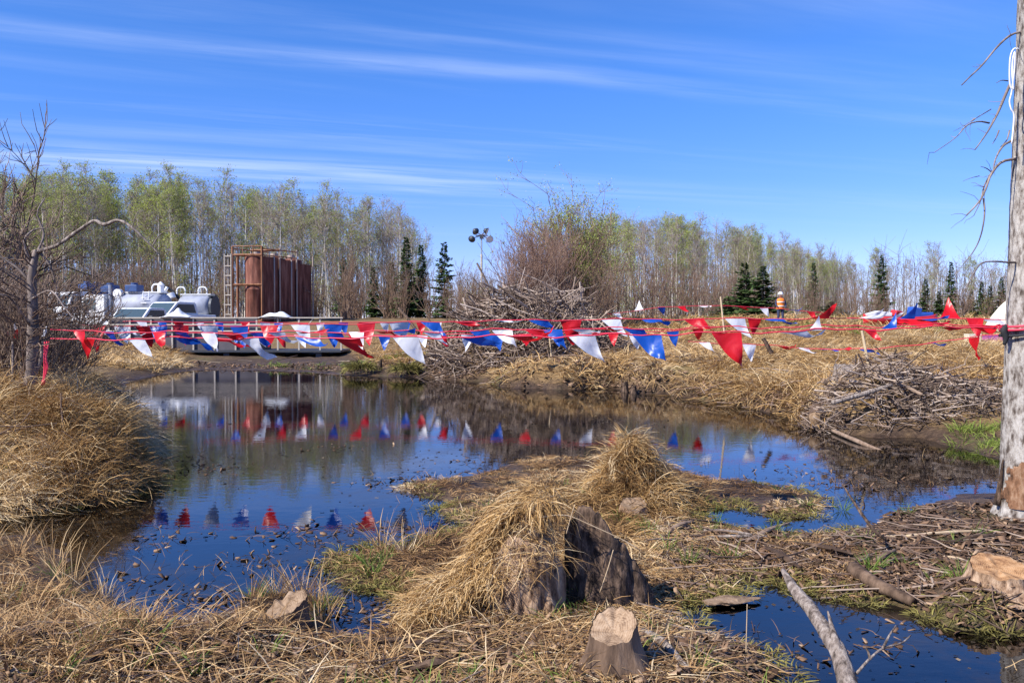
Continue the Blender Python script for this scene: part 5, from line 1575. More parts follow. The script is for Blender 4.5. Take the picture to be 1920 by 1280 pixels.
link('trunk', tube_mesh('trunk', [(0, 0, 0.06), (0.12, 0.3, 0.1), (0.3, 0.8, 0.16)], [0.14, 0.14, 0.12], 'brown_wood', 14, 0.2, 2, True, 12), lg)
link('cut_face', tube_mesh('cut_face', [(-0.012, -0.03, 0.056), (0, 0, 0.06)], [0.115, 0.13], 'old_cut', 14, 0.2, 2, True), lg)
logobj('upright_stub', 'short dark broken stick standing in the tan grass under the bunting', [at(1447, 662, 20), at(1440, 650, 20), at(1431, 634, 20)], [0.055, 0.05, 0.045], 'dark_bark', 'stick', 3)
for px, py in ((1547, 715), (1578, 714), (1622, 762), (1620, 808)):
    p_ = at(px, py, 15.0) if py < 800 else onz(px, py, .03)
    o = link('wood_chip', bm_mesh('wood_chip', lambda bm: bx(bm, (0, 0, 0), (0.10, 0.06, 0.09), (0.3, 0.4, 0.2)), 'cut_wood', 0.015), None, p_)
    tag(o, 'bright chunk of fresh cut wood on the small stick heap', 'wood', 'fresh cut chunks')
# mud tussocks on the far bank edge
for px, py, s, lb in ((672, 702, 1.0, 'olive tussock at the far water line'), (760, 705, 0.9, 'olive tussock at the far water line')):
    p_ = onz(px, py, 0.05)
    tn = 500
    az = rng.uniform(0, 6.283, tn); r_ = 0.45 * s * np.sqrt(rng.random(tn))
    b = np.stack([p_.x + r_ * np.cos(az), p_.y + 0.4 + 0.6 * r_ * np.sin(az), 0.15 + 0.25 * (1 - r_ / 0.5)], -1)
    V, q_, t_ = blades(b, az, rng.uniform(0.2, 0.5, tn), rng.uniform(0.1, 0.9, tn), rng.uniform(0.015, 0.028, tn), np.clip(rng.normal(0.45, 0.25, tn), 0, 1), 0.9)
    tag(link('grass_tussock', np_mesh('grass_tussock', V, q_, None, 'olive', t_)), lb, 'tussock', 'olive tussocks')

# ------------------------------------------------------------------ steel bin with ribs
DB = 45.0
xa, xb = colx(205, DB), colx(640, DB)
zb = 0.42; zt = CAMZ + 8 * DB / FPX
LB = xb - xa
bin_ = thing('steel_bin', 'long dark steel bin with pale upright ribs and pipe rails along the far shore', 'bin', (xa, DB, zb))
ht = zt - zb
npan = 11
for i in range(npan):
    w = LB / npan
    if i > 6: continue
    hp = ht
    link('side_panel', bm_mesh('side_panel', lambda bm: bx(bm, (w * (i + 0.5), 0.05, hp / 2), (w - 0.03, 0.05, hp)), 'dark_panel', 0.008), bin_)
for i in range(npan + 1):
    link('rib', bm_mesh('rib', lambda bm: bx(bm, (LB / npan * i, -0.03, ht / 2), (0.085, 0.085, ht + 0.02)), 'rib', 0.01), bin_)
for z_ in (ht + 0.03, ht * 0.80, ht * 0.60):
    link('rail', bm_mesh('rail', lambda bm: cyl(bm, (-0.1, -0.105, z_), (LB + 0.1, -0.105, z_), 0.032, 8), 'rib'), bin_)
link('floor_beam', bm_mesh('floor_beam', lambda bm: bx(bm, (LB / 2, 1.2, -0.06), (LB, 2.6, 0.12)), 'dark_steel', 0.01), bin_)
link('back_wall', bm_mesh('back_wall', lambda bm: bx(bm, (LB * 0.32, 2.45, ht * 0.35), (LB * 0.64, 0.06, ht * 0.7)), 'dark_panel', 0.01), bin_)
for xe in (0.03, LB * 0.636):
    link('end_wall', bm_mesh('end_wall', lambda bm: bx(bm, (xe, 1.25, ht * 0.35), (0.06, 2.3, ht * 0.7)), 'dark_panel', 0.01), bin_)
for i in range(5):
    xk = LB * (i + 0.5) / 5
    link('skid_block', bm_mesh('skid_block', lambda bm: bx(bm, (xk, 1.2, -0.32), (0.3, 2.2, 0.42)), 'dark_steel', 0.02), bin_)
link('brace', bm_mesh('brace', lambda bm: cyl(bm, (LB * 0.84, -0.03, ht * 0.62), (LB * 0.88, -0.03, ht), 0.03, 6), 'rib'), bin_)
# white plastic heaped on the bin
for px, w_, lb in ((330, 1.5, 'white plastic sheeting heaped on the bin rail before the trucks'), (515, 1.5, 'crumpled pale plastic sheeting on the bin right of the rust tanks')):
    n_ = 26
    xs_, ys_ = np.meshgrid(np.linspace(-w_ / 2, w_ / 2, n_), np.linspace(-0.25, 0.9, 12))
    zz = 0.30 * np.clip(1 - (xs_ / (w_ / 2)) ** 2, 0, 1) * (0.6 + 1.6 * (fbm(xs_ * 2.5 + px, ys_ * 2.5, 3) + 0.3)) * np.clip(1 - np.abs(ys_ - 0.35) / 0.7, 0.1, 1) + 0.02
    V = np.stack([xs_, ys_, zz], -1).reshape(-1, 3)
    ii = np.arange(len(V)).reshape(12, n_)
    Q = np.stack([ii[:-1, :-1], ii[:-1, 1:], ii[1:, 1:], ii[1:, :-1]], -1).reshape(-1, 4)
    o = link('plastic_sheet', np_mesh('plastic_sheet', V, Q, None, 'white_paint', None, False), None, (colx(px, DB), DB, zt + 0.05))
    md = o.modifiers.new('thick', 'SOLIDIFY'); md.thickness = 0.015
    tag(o, lb, 'plastic')

# ------------------------------------------------------------------ rusty tanks in frames
dtk = 70.0
tx0 = colx(437, dtk)
zt0 = h1(tx0 + 2, dtk + 2)
ztop = CAMZ + (605 - 462) * dtk / FPX
Ht = ztop - zt0
ang_row = R(48)
tk = thing('tank_rack', 'tall rusty steel frame holding three upright rusted cylinder tanks behind the bin', 'tank', (tx0, dtk, zt0), 0)
fw = 2.35                                             # width of the front bay
u1 = Vector((math.cos(R(-3)), math.sin(R(-3)), 0)); u2 = Vector((math.cos(R(62)), math.sin(R(62)), 0))
bay = 2.0
Hc = Ht * 0.885


def TP(a_, b_, z_): return u1 * a_ + u2 * b_ + Vector((0, 0, z_))


def beam(name, p_, q_, w_, mat_='rust_frame', par=None):
    return link(name, bm_mesh(name, lambda bm: cyl(bm, p_, q_, w_ * 0.72, 4), mat_, 0.0), par or tk)


for b_ in range(4):
    zt_ = Ht if b_ < 3 else Ht * 0.9
    for a_ in (0, fw):
        mt = 'rust_frame' if (b_ == 0) else 'pale_frame'
        beam('post', TP(a_, b_ * bay, 0), TP(a_, b_ * bay, zt_ if b_ < 3 else Ht * 0.93), 0.13 if b_ == 0 else 0.085, mt)
for b_ in range(2):
    zl = (0.06, Ht * 0.49, Hc, Ht) if b_ == 0 else (Ht * 0.97,)
    for z_ in zl:
        beam('cross_beam', TP(0, b_ * bay, z_), TP(fw, b_ * bay, z_), 0.13 if z_ < Ht else 0.07)
for a_ in (0, fw):
    for z_ in (Ht * 0.97, Hc):
        beam('top_rail', TP(a_, 0, z_), TP(a_, 2 * bay, z_ - 0.02), 0.07)
for z0_, z1_ in ((0.05, Ht * 0.49), (Ht * 0.49, Hc)):
    beam('side_plate', TP(0.33, 0.1, z0_), TP(0.33, 0.1, z1_), 0.16)
for f in (0.35, 0.7):
    beam('guard_post', TP(fw * f, 0, Hc), TP(fw * f, 0, Ht), 0.05)
for b_ in range(3):
    c_ = TP(fw / 2, (b_ + 0.5) * bay, 0)
    r_ = min(fw, bay) / 2 - 0.10

    def tankb(bm):
        hz_ = Hc - 0.12
        prof = [(0.05, r_), (0.4, r_ * 1.0), (hz_ * 0.485, r_), (hz_ * 0.49, r_ * 1.02), (hz_ * 0.505, r_ * 1.02), (hz_ * 0.51, r_), (hz_ - 0.05, r_), (hz_, r_ * 0.97)]
        sg = 36
        rings = [[bm.verts.new((c_.x + rr_ * math.cos(2 * math.pi * i / sg), c_.y + rr_ * math.sin(2 * math.pi * i / sg), z_)) for i in range(sg)] for z_, rr_ in prof]
        for ra, rb_ in zip(rings, rings[1:]):
            for i in range(sg): bm.faces.new((ra[i], ra[(i + 1) % sg], rb_[(i + 1) % sg], rb_[i]))
        tv = bm.verts.new((c_.x, c_.y, hz_ + 0.22))
        for i in range(sg): bm.faces.new((rings[-1][i], rings[-1][(i + 1) % sg], tv))
    cy_ = link('cylinder_tank', bm_mesh('cylinder_tank', tankb, 'rust', 0, True), tk)
    link('hatch', bm_mesh('hatch', lambda bm: cyl(bm, (c_.x, c_.y, Hc), (c_.x, c_.y, Hc + 0.3), 0.3, 14), 'pale_frame', 0), cy_)
for b_ in range(3):  # flat plates added beside the cylinders so the right face falls in shade
    q0, q1 = TP(fw - 0.06, b_ * bay + 0.12, 0.1), TP(fw - 0.06, (b_ + 1) * bay - 0.12, 0.1)
    hw_ = Hc * (1.0, 0.97, 0.93)[b_] - 0.2

    def wallb(bm):
        nseg = 8
        nv = Vector((u2.y, -u2.x, 0))
        cols_ = []
        for i in range(nseg + 1):
            f_ = i / nseg; pp_ = q0.lerp(q1, f_) + nv * (0.10 * math.sin(f_ * math.pi))
            cols_.append([bm.verts.new(pp_), bm.verts.new(pp_ + Vector((0, 0, hw_))), bm.verts.new(pp_ - nv * 0.05 + Vector((0, 0, hw_))), bm.verts.new(pp_ - nv * 0.05)])
        for ca, cb in zip(cols_, cols_[1:]):
            for k_ in range(4): bm.faces.new((ca[k_], cb[k_], cb[(k_ + 1) % 4], ca[(k_ + 1) % 4]))
        bm.faces.new(cols_[0]); bm.faces.new(cols_[-1][::-1])
    link('shade_plate', bm_mesh('shade_plate', wallb, 'rust'), tk)
for b_ in range(1, 3):
    p_ = TP(fw + 0.05, (b_ - 0.35) * bay, 0)
    link('drain_pipe', tube_mesh('drain_pipe', [tuple(p_), tuple(p_ + Vector((0, 0, Hc * 0.5))), tuple(p_ + Vector((0, 0, Hc - 0.1))), tuple(p_ + Vector((-0.2, 0.25, Hc + 0.05)))], [0.06] * 4, 'pale_frame', 8, 0, 0, True), tk)
ld = thing('tank_ladder', 'pale caged ladder standing against the left side of the rusty tank frame', 'ladder', (tx0 - 0.62, dtk - 0.05, zt0))
for xx in (0, 0.25, 0.52):
    link('stile', bm_mesh('stile', lambda bm: cyl(bm, (xx, 0.12 * (xx == 0.25), 0.05), (xx, 0.12 * (xx == 0.25), Ht * 0.90), 0.05, 6), 'rib'), ld)
for i in range(7):
    zz_ = Ht * 0.9 * (i + 0.35) / 7 + 0.3
    link('rung', bm_mesh('rung', lambda bm: cyl(bm, (0, 0, zz_), (0.56, 0, zz_), 0.045, 6), 'rib'), ld)

# ------------------------------------------------------------------ trucks
def wheel(par, x_, y_, r_=0.5):
    w_ = link('wheel', bm_mesh('wheel', lambda bm: cyl(bm, (x_, y_ - 0.14, r_), (x_, y_ + 0.14, r_), r_, 20), 'rubber', 0.03), par)
    link('rim', bm_mesh('rim', lambda bm: cyl(bm, (x_, y_ - 0.165, r_), (x_, y_ - 0.10, r_), r_ * 0.55, 14), 'steel', 0.01), w_)


def tanker(name, label, loc_, rz, tank_len, group, hoops, blue, cabin=True, mirror=1):
    """vacuum tanker: cab at -x, tank along +x"""
    t = thing(name, label, 'truck', loc_, rz, group)
    link('chassis', bm_mesh('chassis', lambda bm: bx(bm, (tank_len / 2 + 0.3, 0, 0.85), (tank_len + 3.2, 1.0, 0.22)), 'dark_steel', 0.02), t)

    def tb_(bm):
        sg = 28
        prof = [(0.0, 0.55), (0.10, 0.88), (0.25, 1.0), (tank_len - 0.25, 1.0), (tank_len - 0.10, 0.88), (tank_len, 0.55)]
        rings = [[bm.verts.new((0.9 + x_, 1.02 * rr_ * math.cos(2 * math.pi * i / sg), 1.95 + 0.86 * rr_ * math.sin(2 * math.pi * i / sg))) for i in range(sg)] for x_, rr_ in prof]
        for ra, rb_ in zip(rings, rings[1:]):
            for i in range(sg): bm.faces.new((ra[i], ra[(i + 1) % sg], rb_[(i + 1) % sg], rb_[i]))
        bm.faces.new(rings[0]); bm.faces.new(rings[-1][::-1])
    tk_ = link('tank', bm_mesh('tank', tb_, 'grey_tank', 0, True), t)
    for i in range(4):
        xx = 0.9 + tank_len * (i + 0.5) / 4
        link('band', bm_mesh('band', lambda bm: cyl(bm, (xx - 0.03, 0, 1.95), (xx + 0.03, 0, 1.95), 0.90, 28), 'grey_tank', 0), tk_)
    link('walkway', bm_mesh('walkway', lambda bm: bx(bm, (0.9 + tank_len / 2, 0, 2.84), (tank_len * 0.95, 0.7, 0.07)), 'white_paint', 0.01), t)
    link('toolbox', bm_mesh('toolbox', lambda bm: bx(bm, (0.9 + tank_len * 0.45, -0.95, 0.85), (1.5, 0.45, 0.5)), 'steel', 0.03), t)
    link('fender', bm_mesh('fender', lambda bm: bx(bm, (tank_len * 0.78, 0, 1.16), (2.6, 2.2, 0.06)), 'dark_steel', 0.02), t)
    for hx in hoops:
        pts = [(hx - 0.30, -0.3, 2.86), (hx - 0.30, -0.3, 3.15), (hx - 0.16, -0.3, 3.33), (hx + 0.16, -0.3, 3.33), (hx + 0.30, -0.3, 3.15), (hx + 0.30, -0.3, 2.86)]
        link('guard_hoop', tube_mesh('guard_hoop', pts, [0.055] * 6, 'white_paint', 8, 0, 0, True, 24), t)
    for q in blue:
        link('blue_unit', bm_mesh('blue_unit', lambda bm: (bx(bm, (q, -0.2, 3.10), (0.82, 0.8, 0.42)), cyl(bm, (q, -0.2, 3.3), (q, -0.2, 3.45), 0.22, 12)), 'blue_paint', 0.03), t)
    if cabin:
        side = [(-1.9, 0.75), (-1.95, 1.45), (-1.45, 1.62), (-1.05, 2.55), (-0.85, 2.68), (0.35, 2.72), (0.45, 2.6), (0.45, 0.75)]
        cb = link('cab', bm_mesh('cab', lambda bm: prism(bm, side, 'y', -1.05, 1.05), 'white_paint', 0.05, False), t)
        for s in (-1, 1):
            link('side_window', bm_mesh('side_window', lambda bm: prism(bm, [(-1.18, 1.75), (-0.95, 2.42), (-0.15, 2.45), (-0.15, 1.75)], 'y', s * 1.045, s * 1.065), 'glass'), cb)
            link('headlight', bm_mesh('headlight', lambda bm: bx(bm, (-1.95, s * 0.8, 1.18), (0.06, 0.28, 0.2)), 'steel', 0.02), cb)
            link('mirror', bm_mesh('mirror', lambda bm: (bx(bm, (-1.05, s * 1.32, 2.1), (0.06, 0.22, 0.45)), cyl(bm, (-1.05, s * 1.0, 2.2), (-1.05, s * 1.3, 2.2), 0.02, 6)), 'dark_steel'), cb)
        link('windshield', bm_mesh('windshield', lambda bm: prism(bm, [(-1.435, 1.70), (-1.105, 2.47), (-1.085, 2.46), (-1.415, 1.69)], 'y', -0.9, 0.9), 'glass'), cb)
        link('grille', bm_mesh('grille', lambda bm: bx(bm, (-1.955, 0, 1.1), (0.06, 1.1, 0.5)), 'dark_steel', 0.02), cb)
        link('bumper', bm_mesh('bumper', lambda bm: bx(bm, (-2.02, 0, 0.68), (0.18, 2.2, 0.26)), 'steel', 0.03), cb)
    for xw in (-1.1, tank_len * 0.6, tank_len * 0.6 + 1.15):
        for s in (-1, 1): wheel(t, xw, s * 0.95)
    return t


d1_ = 57.0
gT = 'tanker trucks parked behind the bin'
T1 = tanker('tanker_truck', 'vacuum tanker with white cab, grey tank and blue boxes on top', (colx(203, d1_), d1_, h1(colx(203, d1_), d1_) + 0.05), R(-10), 3.2, gT, (3.6,), (0.3, 2.0))
for q in range(5):
    link('ladder_rung', bm_mesh('ladder_rung', lambda bm: cyl(bm, (3.0, -1.08, 1.2 + 0.32 * q), (3.4, -1.08, 1.2 + 0.32 * q), 0.025, 6), 'white_paint'), T1)
for xx in (3.0, 3.4):
    link('ladder_stile', bm_mesh('ladder_stile', lambda bm: cyl(bm, (xx, -1.08, 1.0), (xx, -0.8, 2.9), 0.03, 6), 'white_paint'), T1)
link('side_hose', tube_mesh('side_hose', [(0.9, -1.15, 1.3), (1.6, -1.2, 1.15), (2.4, -1.2, 1.35), (3.0, -1.15, 1.2)], [0.08] * 4, 'rubber', 8, 0, 0, True, 16), T1)
link('hose_reel', bm_mesh('hose_reel', lambda bm: (cyl(bm, (1.15, -0.75, 2.75), (1.15, -0.45, 2.75), 0.30, 18), cyl(bm, (1.15, -0.8, 2.75), (1.15, -0.4, 2.75), 0.12, 12)), 'white_paint', 0.01), T1)
link('exhaust_stack', bm_mesh('exhaust_stack', lambda bm: cyl(bm, (0.62, -0.7, 1.2), (0.62, -0.7, 3.35), 0.09, 10), 'steel'), T1)
link('vent_stack', bm_mesh('vent_stack', lambda bm: (cyl(bm, (3.9, -0.3, 2.8), (3.9, -0.3, 3.3), 0.20, 12), cyl(bm, (3.9, -0.3, 3.3), (3.9, -0.3, 3.5), 0.24, 12, 0.05)), 'white_paint'), T1)
d3_ = 58.5
T3 = tanker('tanker_truck', 'grey vacuum tanker with two white guard hoops left of the rust tanks', (colx(318, d3_), d3_, h1(colx(318, d3_), d3_) + 0.10), R(-6), 2.3, gT, (1.0, 2.55), (), False)
T3.scale = (0.95, 0.9, 0.93)
# hose boom at the front of that tanker
for pts, r_, m_ in (([(-0.9, -0.3, 2.7), (-0.7, -0.3, 3.25), (-0.2, -0.3, 3.4), (0.35, -0.3, 3.1), (0.9, -0.3, 2.5)], 0.11, 'rubber'), ([(-0.3, -0.5, 1.4), (-0.3, -0.5, 2.6), (0.1, -0.5, 3.35)], 0.12, 'white_paint'),
                    ([(-0.9, -0.6, 1.2), (-0.9, -0.6, 2.25), (-0.1, -0.6, 2.28), (-0.1, -0.6, 1.2)], 0.05, 'white_paint')):
    link('suction_hose' if m_ == 'rubber' else 'boom_pipe', tube_mesh('pipe', pts, [r_] * len(pts), m_, 8, 0, 0, True, 22), T3)
link('pump_housing', bm_mesh('pump_housing', lambda bm: (bx(bm, (-0.45, -0.2, 1.6), (1.0, 1.2, 1.0)), cyl(bm, (0.35, -0.6, 2.9), (0.5, -0.6, 2.55), 0.28, 14)), 'white_paint', 0.04), T3)
link('rear_door', bm_mesh('rear_door', lambda bm: (cyl(bm, (3.16, 0, 1.95), (3.34, 0, 1.95), 0.82, 24), bx(bm, (3.35, -0.5, 2.75), (0.5, 0.3, 0.12))), 'dark_steel', 0.02), T3)
# third tanker, dark blue, far left
d0_ = 60.0
T0 = tanker('tanker_truck', 'dark blue tanker half hidden behind the dead shrubs', (colx(138, d0_), d0_, h1(colx(138, d0_), d0_) + 0.12), R(70), 2.4, gT, (), (1.0, 1.9))
for ch in T0.children:
    if ch.name.startswith('tank'): ch.data = ch.data.copy(); ch.data.materials[0] = M['blue_paint']


# white pickup facing the pond
def pickup(label, loc_, rz):
    t = thing('pickup_truck', label, 'pickup', loc_, rz)
    body = [(-2.6, 0.55), (-2.66, 0.95), (-2.5, 1.12), (-1.25, 1.22), (-1.1, 1.24), (2.6, 1.2), (2.65, 0.6)]
    bd = link('body', bm_mesh('body', lambda bm: prism(bm, body, 'y', -0.98, 0.98), 'white_paint', 0.05), t)
    cab_ = link('cab', bm_mesh('cab', lambda bm: prism(bm, [(-1.3, 1.2), (-0.55, 1.86), (-0.3, 1.92), (0.9, 1.9), (1.05, 1.78), (1.2, 1.2)], 'y', -0.86, 0.86), 'white_paint', 0.05), t)
    link('windshield', bm_mesh('windshield', lambda bm: prism(bm, [(-1.255, 1.27), (-0.60, 1.845), (-0.57, 1.83), (-1.22, 1.25)], 'y', -0.76, 0.76), 'glass'), cab_)
    for s in (-1, 1):
        link('side_window', bm_mesh('side_window', lambda bm: prism(bm, [(-0.95, 1.3), (-0.45, 1.78), (0.8, 1.78), (1.0, 1.3)], 'y', s * 0.855, s * 0.872), 'glass'), cab_)
        link('headlight', bm_mesh('headlight', lambda bm: bx(bm, (-2.62, s * 0.78, 0.92), (0.08, 0.3, 0.16)), 'steel', 0.02), bd)
        link('mirror', bm_mesh('mirror', lambda bm: bx(bm, (-0.8, s * 1.08, 1.38), (0.08, 0.2, 0.18)), 'dark_steel', 0.02), cab_)
    link('grille', bm_mesh('grille', lambda bm: bx(bm, (-2.66, 0, 0.88), (0.05, 1.1, 0.22)), 'dark_steel', 0.01), bd)
    link('bumper', bm_mesh('bumper', lambda bm: bx(bm, (-2.7, 0, 0.55), (0.16, 1.96, 0.2)), 'steel', 0.03), bd)
    for xw in (-1.75, 1.7):
        for s in (-1, 1): wheel(t, xw, s * 0.88, 0.40)
    return t


dp_ = 52.0
PK = pickup('white truck with a wide windshield facing the pond before the tankers', (colx(262, dp_), dp_, h1(colx(262, dp_), dp_) + 0.15), R(82))
PK.scale = (1.15, 1.15, 1.05)
PK2 = copy_tree(PK, (colx(322, 55), 55, h1(colx(322, 55), 55) + 0.35), R(70), 1.1, 'white truck parked beside the hooped grey tanker')

# ------------------------------------------------------------------ light tower
dl = 82.0
xl = colx(903, dl)
zl = h1(xl, dl)
lt = thing('light_tower', 'tall slim mast with four round floodlights beside the willow thicket', 'light tower', (xl, dl, zl))
zh = CAMZ + (605 - 442) * dl / FPX - zl
for i, (r_, a_, b_, m_) in enumerate(((0.13, 0, 0.45, 'rib'), (0.10, 0.43, 0.78, 'rib'), (0.07, 0.76, 1.0, 'steel'))):
    link('mast_section', bm_mesh('mast_section', lambda bm: cyl(bm, (0, 0, zh * a_), (0, 0, zh * b_), r_, 10), m_), lt)
link('cross_arm', bm_mesh('cross_arm', lambda bm: (bx(bm, (0, 0, zh), (1.1, 0.1, 0.1)), bx(bm, (0, 0, zh - 0.1), (0.35, 0.3, 0.4))), 'dark_steel', 0.01), lt)
link('base_trailer', bm_mesh('base_trailer', lambda bm: (bx(bm, (0, 0, 0.7), (2.2, 1.4, 0.9)),), 'white_paint', 0.05), lt)
for dx, dz, yw, m_ in ((-0.62, 0.45, 150, 'dark_steel'), (0.36, 0.45, 80, 'dark_steel'), (-0.85, -0.25, 200, 'dark_steel'), (0.72, -0.3, 20, 'dark_steel')):
    c_ = Vector((dx, 0, zh + dz)); dn = Vector((math.sin(R(yw)) * 0.9, -math.cos(R(yw)), -0.35)).normalized()
    hd = link('floodlight', bm_mesh('floodlight', lambda bm: cyl(bm, c_ - dn * 0.16, c_ + dn * 0.18, 0.14, 18, 0.34), m_, 0, True), lt)
    link('lens', bm_mesh('lens', lambda bm: cyl(bm, c_ + dn * 0.181, c_ + dn * 0.20, 0.31, 18), 'white_paint'), hd)
    link('bracket', bm_mesh('bracket', lambda bm: cyl(bm, (0.0, 0, zh), c_, 0.04, 6), 'dark_steel'), lt)

# canvas mound, boxes
dc = 42.0
cm = thing('canvas_mound', 'pale cream canvas covered mound behind the large trunk', 'tarp', (colx(1893, dc), dc, h1(colx(1893, dc), dc)))
n_ = 24
aa, vv = np.meshgrid(np.linspace(0, 2 * np.pi, n_, endpoint=False), np.linspace(0.01, 1, 10))
hz = (CAMZ + 45 * dc / FPX - cm.location.z)
rr = 1.15 * vv * (1 + 0.12 * np.cos(aa * 4))
V = np.stack([rr * np.cos(aa), rr * np.sin(aa), hz * (1 - vv ** 1.4) + 0.03 * np.sin(aa * 9) * vv], -1).reshape(-1, 3)
ii = np.arange(10 * n_).reshape(10, n_)
Q = np.stack([ii[:-1], ii[1:], np.roll(ii, -1, 1)[1:], np.roll(ii, -1, 1)[:-1]], -1).reshape(-1, 4)
link('cover', np_mesh('cover', V, Q, None, 'canvas', None, True), cm)
for px, py, s, m_, lb in ((1824, 601, (0.5, 0.4, 0.30), 'canvas', 'pale box on the field left of the canvas mound'), (1863, 606, (0.7, 0.4, 0.22), 'mauve_tarp', 'mauve bundle on the field beside the pale box')):
    p_ = at(px, py, 36)
    o = link('field_box', bm_mesh('field_box', lambda bm: (bx(bm, (0, 0, 0), s), bx(bm, (0, 0, s[2] / 2 + 0.02), (s[0] * 1.04, s[1] * 1.04, 0.05))), m_, 0.015), None, (p_.x, 36, h1(p_.x, 36) + s[2] / 2 - 0.02))
    tag(o, lb, 'box')

dh = 46.0
xh = colx(1688, dh); zh_ = h1(xh, dh)
hu = thing('red_boat', 'long low red hull lying in the field before the lone tall spruce', 'boat', (xh, dh, zh_ + 0.18), R(6))
ns_, nr_ = 17, 9
ts_ = np.linspace(-1, 1, ns_)
V = []
for t_ in ts_:
    wd = 0.48 * (1 - abs(t_) ** 2.6) + 0.01; sh_ = 0.16 * abs(t_) ** 2.5
    for a_ in np.linspace(0, math.pi, nr_):
        V.append((2.0 * t_, -wd * math.cos(a_), 0.40 + sh_ - (0.40 + sh_ * 0.4) * math.sin(a_) ** 0.7))
ii = np.arange(ns_ * nr_).reshape(ns_, nr_)
Q = np.stack([ii[:-1, :-1], ii[1:, :-1], ii[1:, 1:], ii[:-1, 1:]], -1).reshape(-1, 4)
hl = link('hull', np_mesh('hull', V, Q, None, 'red_hull', None, True), hu)
md = hl.modifiers.new('thick', 'SOLIDIFY'); md.thickness = 0.03
link('bow_cover', bm_mesh('bow_cover', lambda bm: prism(bm, [(-1.95, 0.54), (-1.3, 0.72), (-0.55, 0.62), (-0.55, 0.42), (-1.9, 0.46)], 'y', -0.2, 0.2), 'white_paint', 0.04), hu)
link('load_bundle', bm_mesh('load_bundle', lambda bm: (bx(bm, (0.75, 0, 0.62), (0.55, 0.5, 0.55), (0, 0.2, 0.1)), bx(bm, (1.3, 0, 0.52), (0.8, 0.45, 0.25))), 'blue_tarp', 0.06), hu)
link('red_bundle', bm_mesh('red_bundle', lambda bm: bx(bm, (-0.2, 0, 0.58), (0.5, 0.4, 0.32), (0.2, 0.1, 0.3)), 'red_hull', 0.06), hu)

# ------------------------------------------------------------------ worker far off
dpn = 50.0
xn = colx(1463, dpn); zn = h1(xn, dpn)
wk = thing('person', 'person in an orange vest and white hard hat standing in the far field', 'person', (xn, dpn, zn))
J = [((0, 0, 0.95), 0.15), ((0, 0, 1.18), 0.15), ((0, 0, 1.42), 0.15), ((0, 0, 1.52), 0.06), ((0, -0.02, 1.60), 0.085), ((0, -0.01, 1.72), 0.09),
     ((-0.20, 0, 1.42), 0.07), ((-0.28, -0.03, 1.14), 0.05), ((-0.20, -0.20, 0.98), 0.04), ((0.20, 0, 1.42), 0.07), ((0.29, -0.03, 1.14), 0.05), ((0.24, -0.16, 0.95), 0.04),
     ((-0.11, 0, 0.88), 0.10), ((-0.12, -0.02, 0.48), 0.07), ((-0.13, 0.02, 0.08), 0.05), ((-0.14, -0.16, 0.04), 0.045), ((0.11, 0, 0.88), 0.10), ((0.13, -0.02, 0.48), 0.07), ((0.14, 0.02, 0.08), 0.05), ((0.15, -0.16, 0.04), 0.045)]
E_ = [(0, 1), (1, 2), (2, 3), (3, 4), (4, 5), (2, 6), (6, 7), (7, 8), (2, 9), (9, 10), (10, 11), (0, 12), (12, 13), (13, 14), (14, 15), (0, 16), (16, 17), (17, 18), (18, 19)]
me = bpy.data.meshes.new('body'); me.from_pydata([j[0] for j in J], E_, []); me.materials.append(M['trousers'])
bo = link('body', me, wk)
bo.modifiers.new('skin', 'SKIN')
for i, (c_, r_) in enumerate(J): me.skin_vertices[0].data[i].radius = (r_, r_)
me.skin_vertices[0].data[0].use_root = True
bo.modifiers.new('sub', 'SUBSURF').levels = 1


def vestb(bm):
    sg = 16
    rings = [[bm.verts.new((rx_ * math.cos(2 * math.pi * i / sg), ry_ * math.sin(2 * math.pi * i / sg), z_)) for i in range(sg)] for z_, rx_, ry_ in ((0.88, .22, .19), (1.15, .215, .19), (1.38, .245, .20), (1.47, .19, .16), (1.50, .08, .08))]
    for ra, rb_ in zip(rings, rings[1:]):
        for i in range(sg): bm.faces.new((ra[i], ra[(i + 1) % sg], rb_[(i + 1) % sg], rb_[i]))


link('vest', bm_mesh('vest', vestb, 'vest', 0, True), wk)
for z_ in (1.02, 1.25):
    link('reflective_band', bm_mesh('reflective_band', lambda bm: cyl(bm, (0, 0, z_), (0, 0, z_ + 0.05), 0.226, 18), 'hat'), wk)
link('head', bm_mesh('head', lambda bm: (bmesh.ops.create_uvsphere(bm, u_segments=14, v_segments=10, radius=0.105, matrix=Matrix.Translation((0, -0.015, 1.65)) @ Matrix.Diagonal((0.9, 1, 1.2, 1))), cyl(bm, (0, -0.11, 1.64), (0, -0.15, 1.61), 0.02, 6)), 'skin', 0, True), wk)
link('hard_hat', bm_mesh('hard_hat', lambda bm: (bmesh.ops.create_uvsphere(bm, u_segments=16, v_segments=10, radius=0.14, matrix=Matrix.Translation((0, 0, 1.72))), cyl(bm, (0, -0.03, 1.70), (0, -0.03, 1.72), 0.17, 18)), 'hat', 0, True), wk)

# ------------------------------------------------------------------ bunting lines
rf = np.random.default_rng(5)


def string_pt(path, px):
    """point on a line (list of px,y,d support points) at photo column px"""
    xs_ = [q[0] for q in path]
    inv = np.interp(px, xs_, [1 / q[2] for q in path])
    py = np.interp(px, xs_, [q[1] for q in path])
    return at(px, py, 1 / inv)


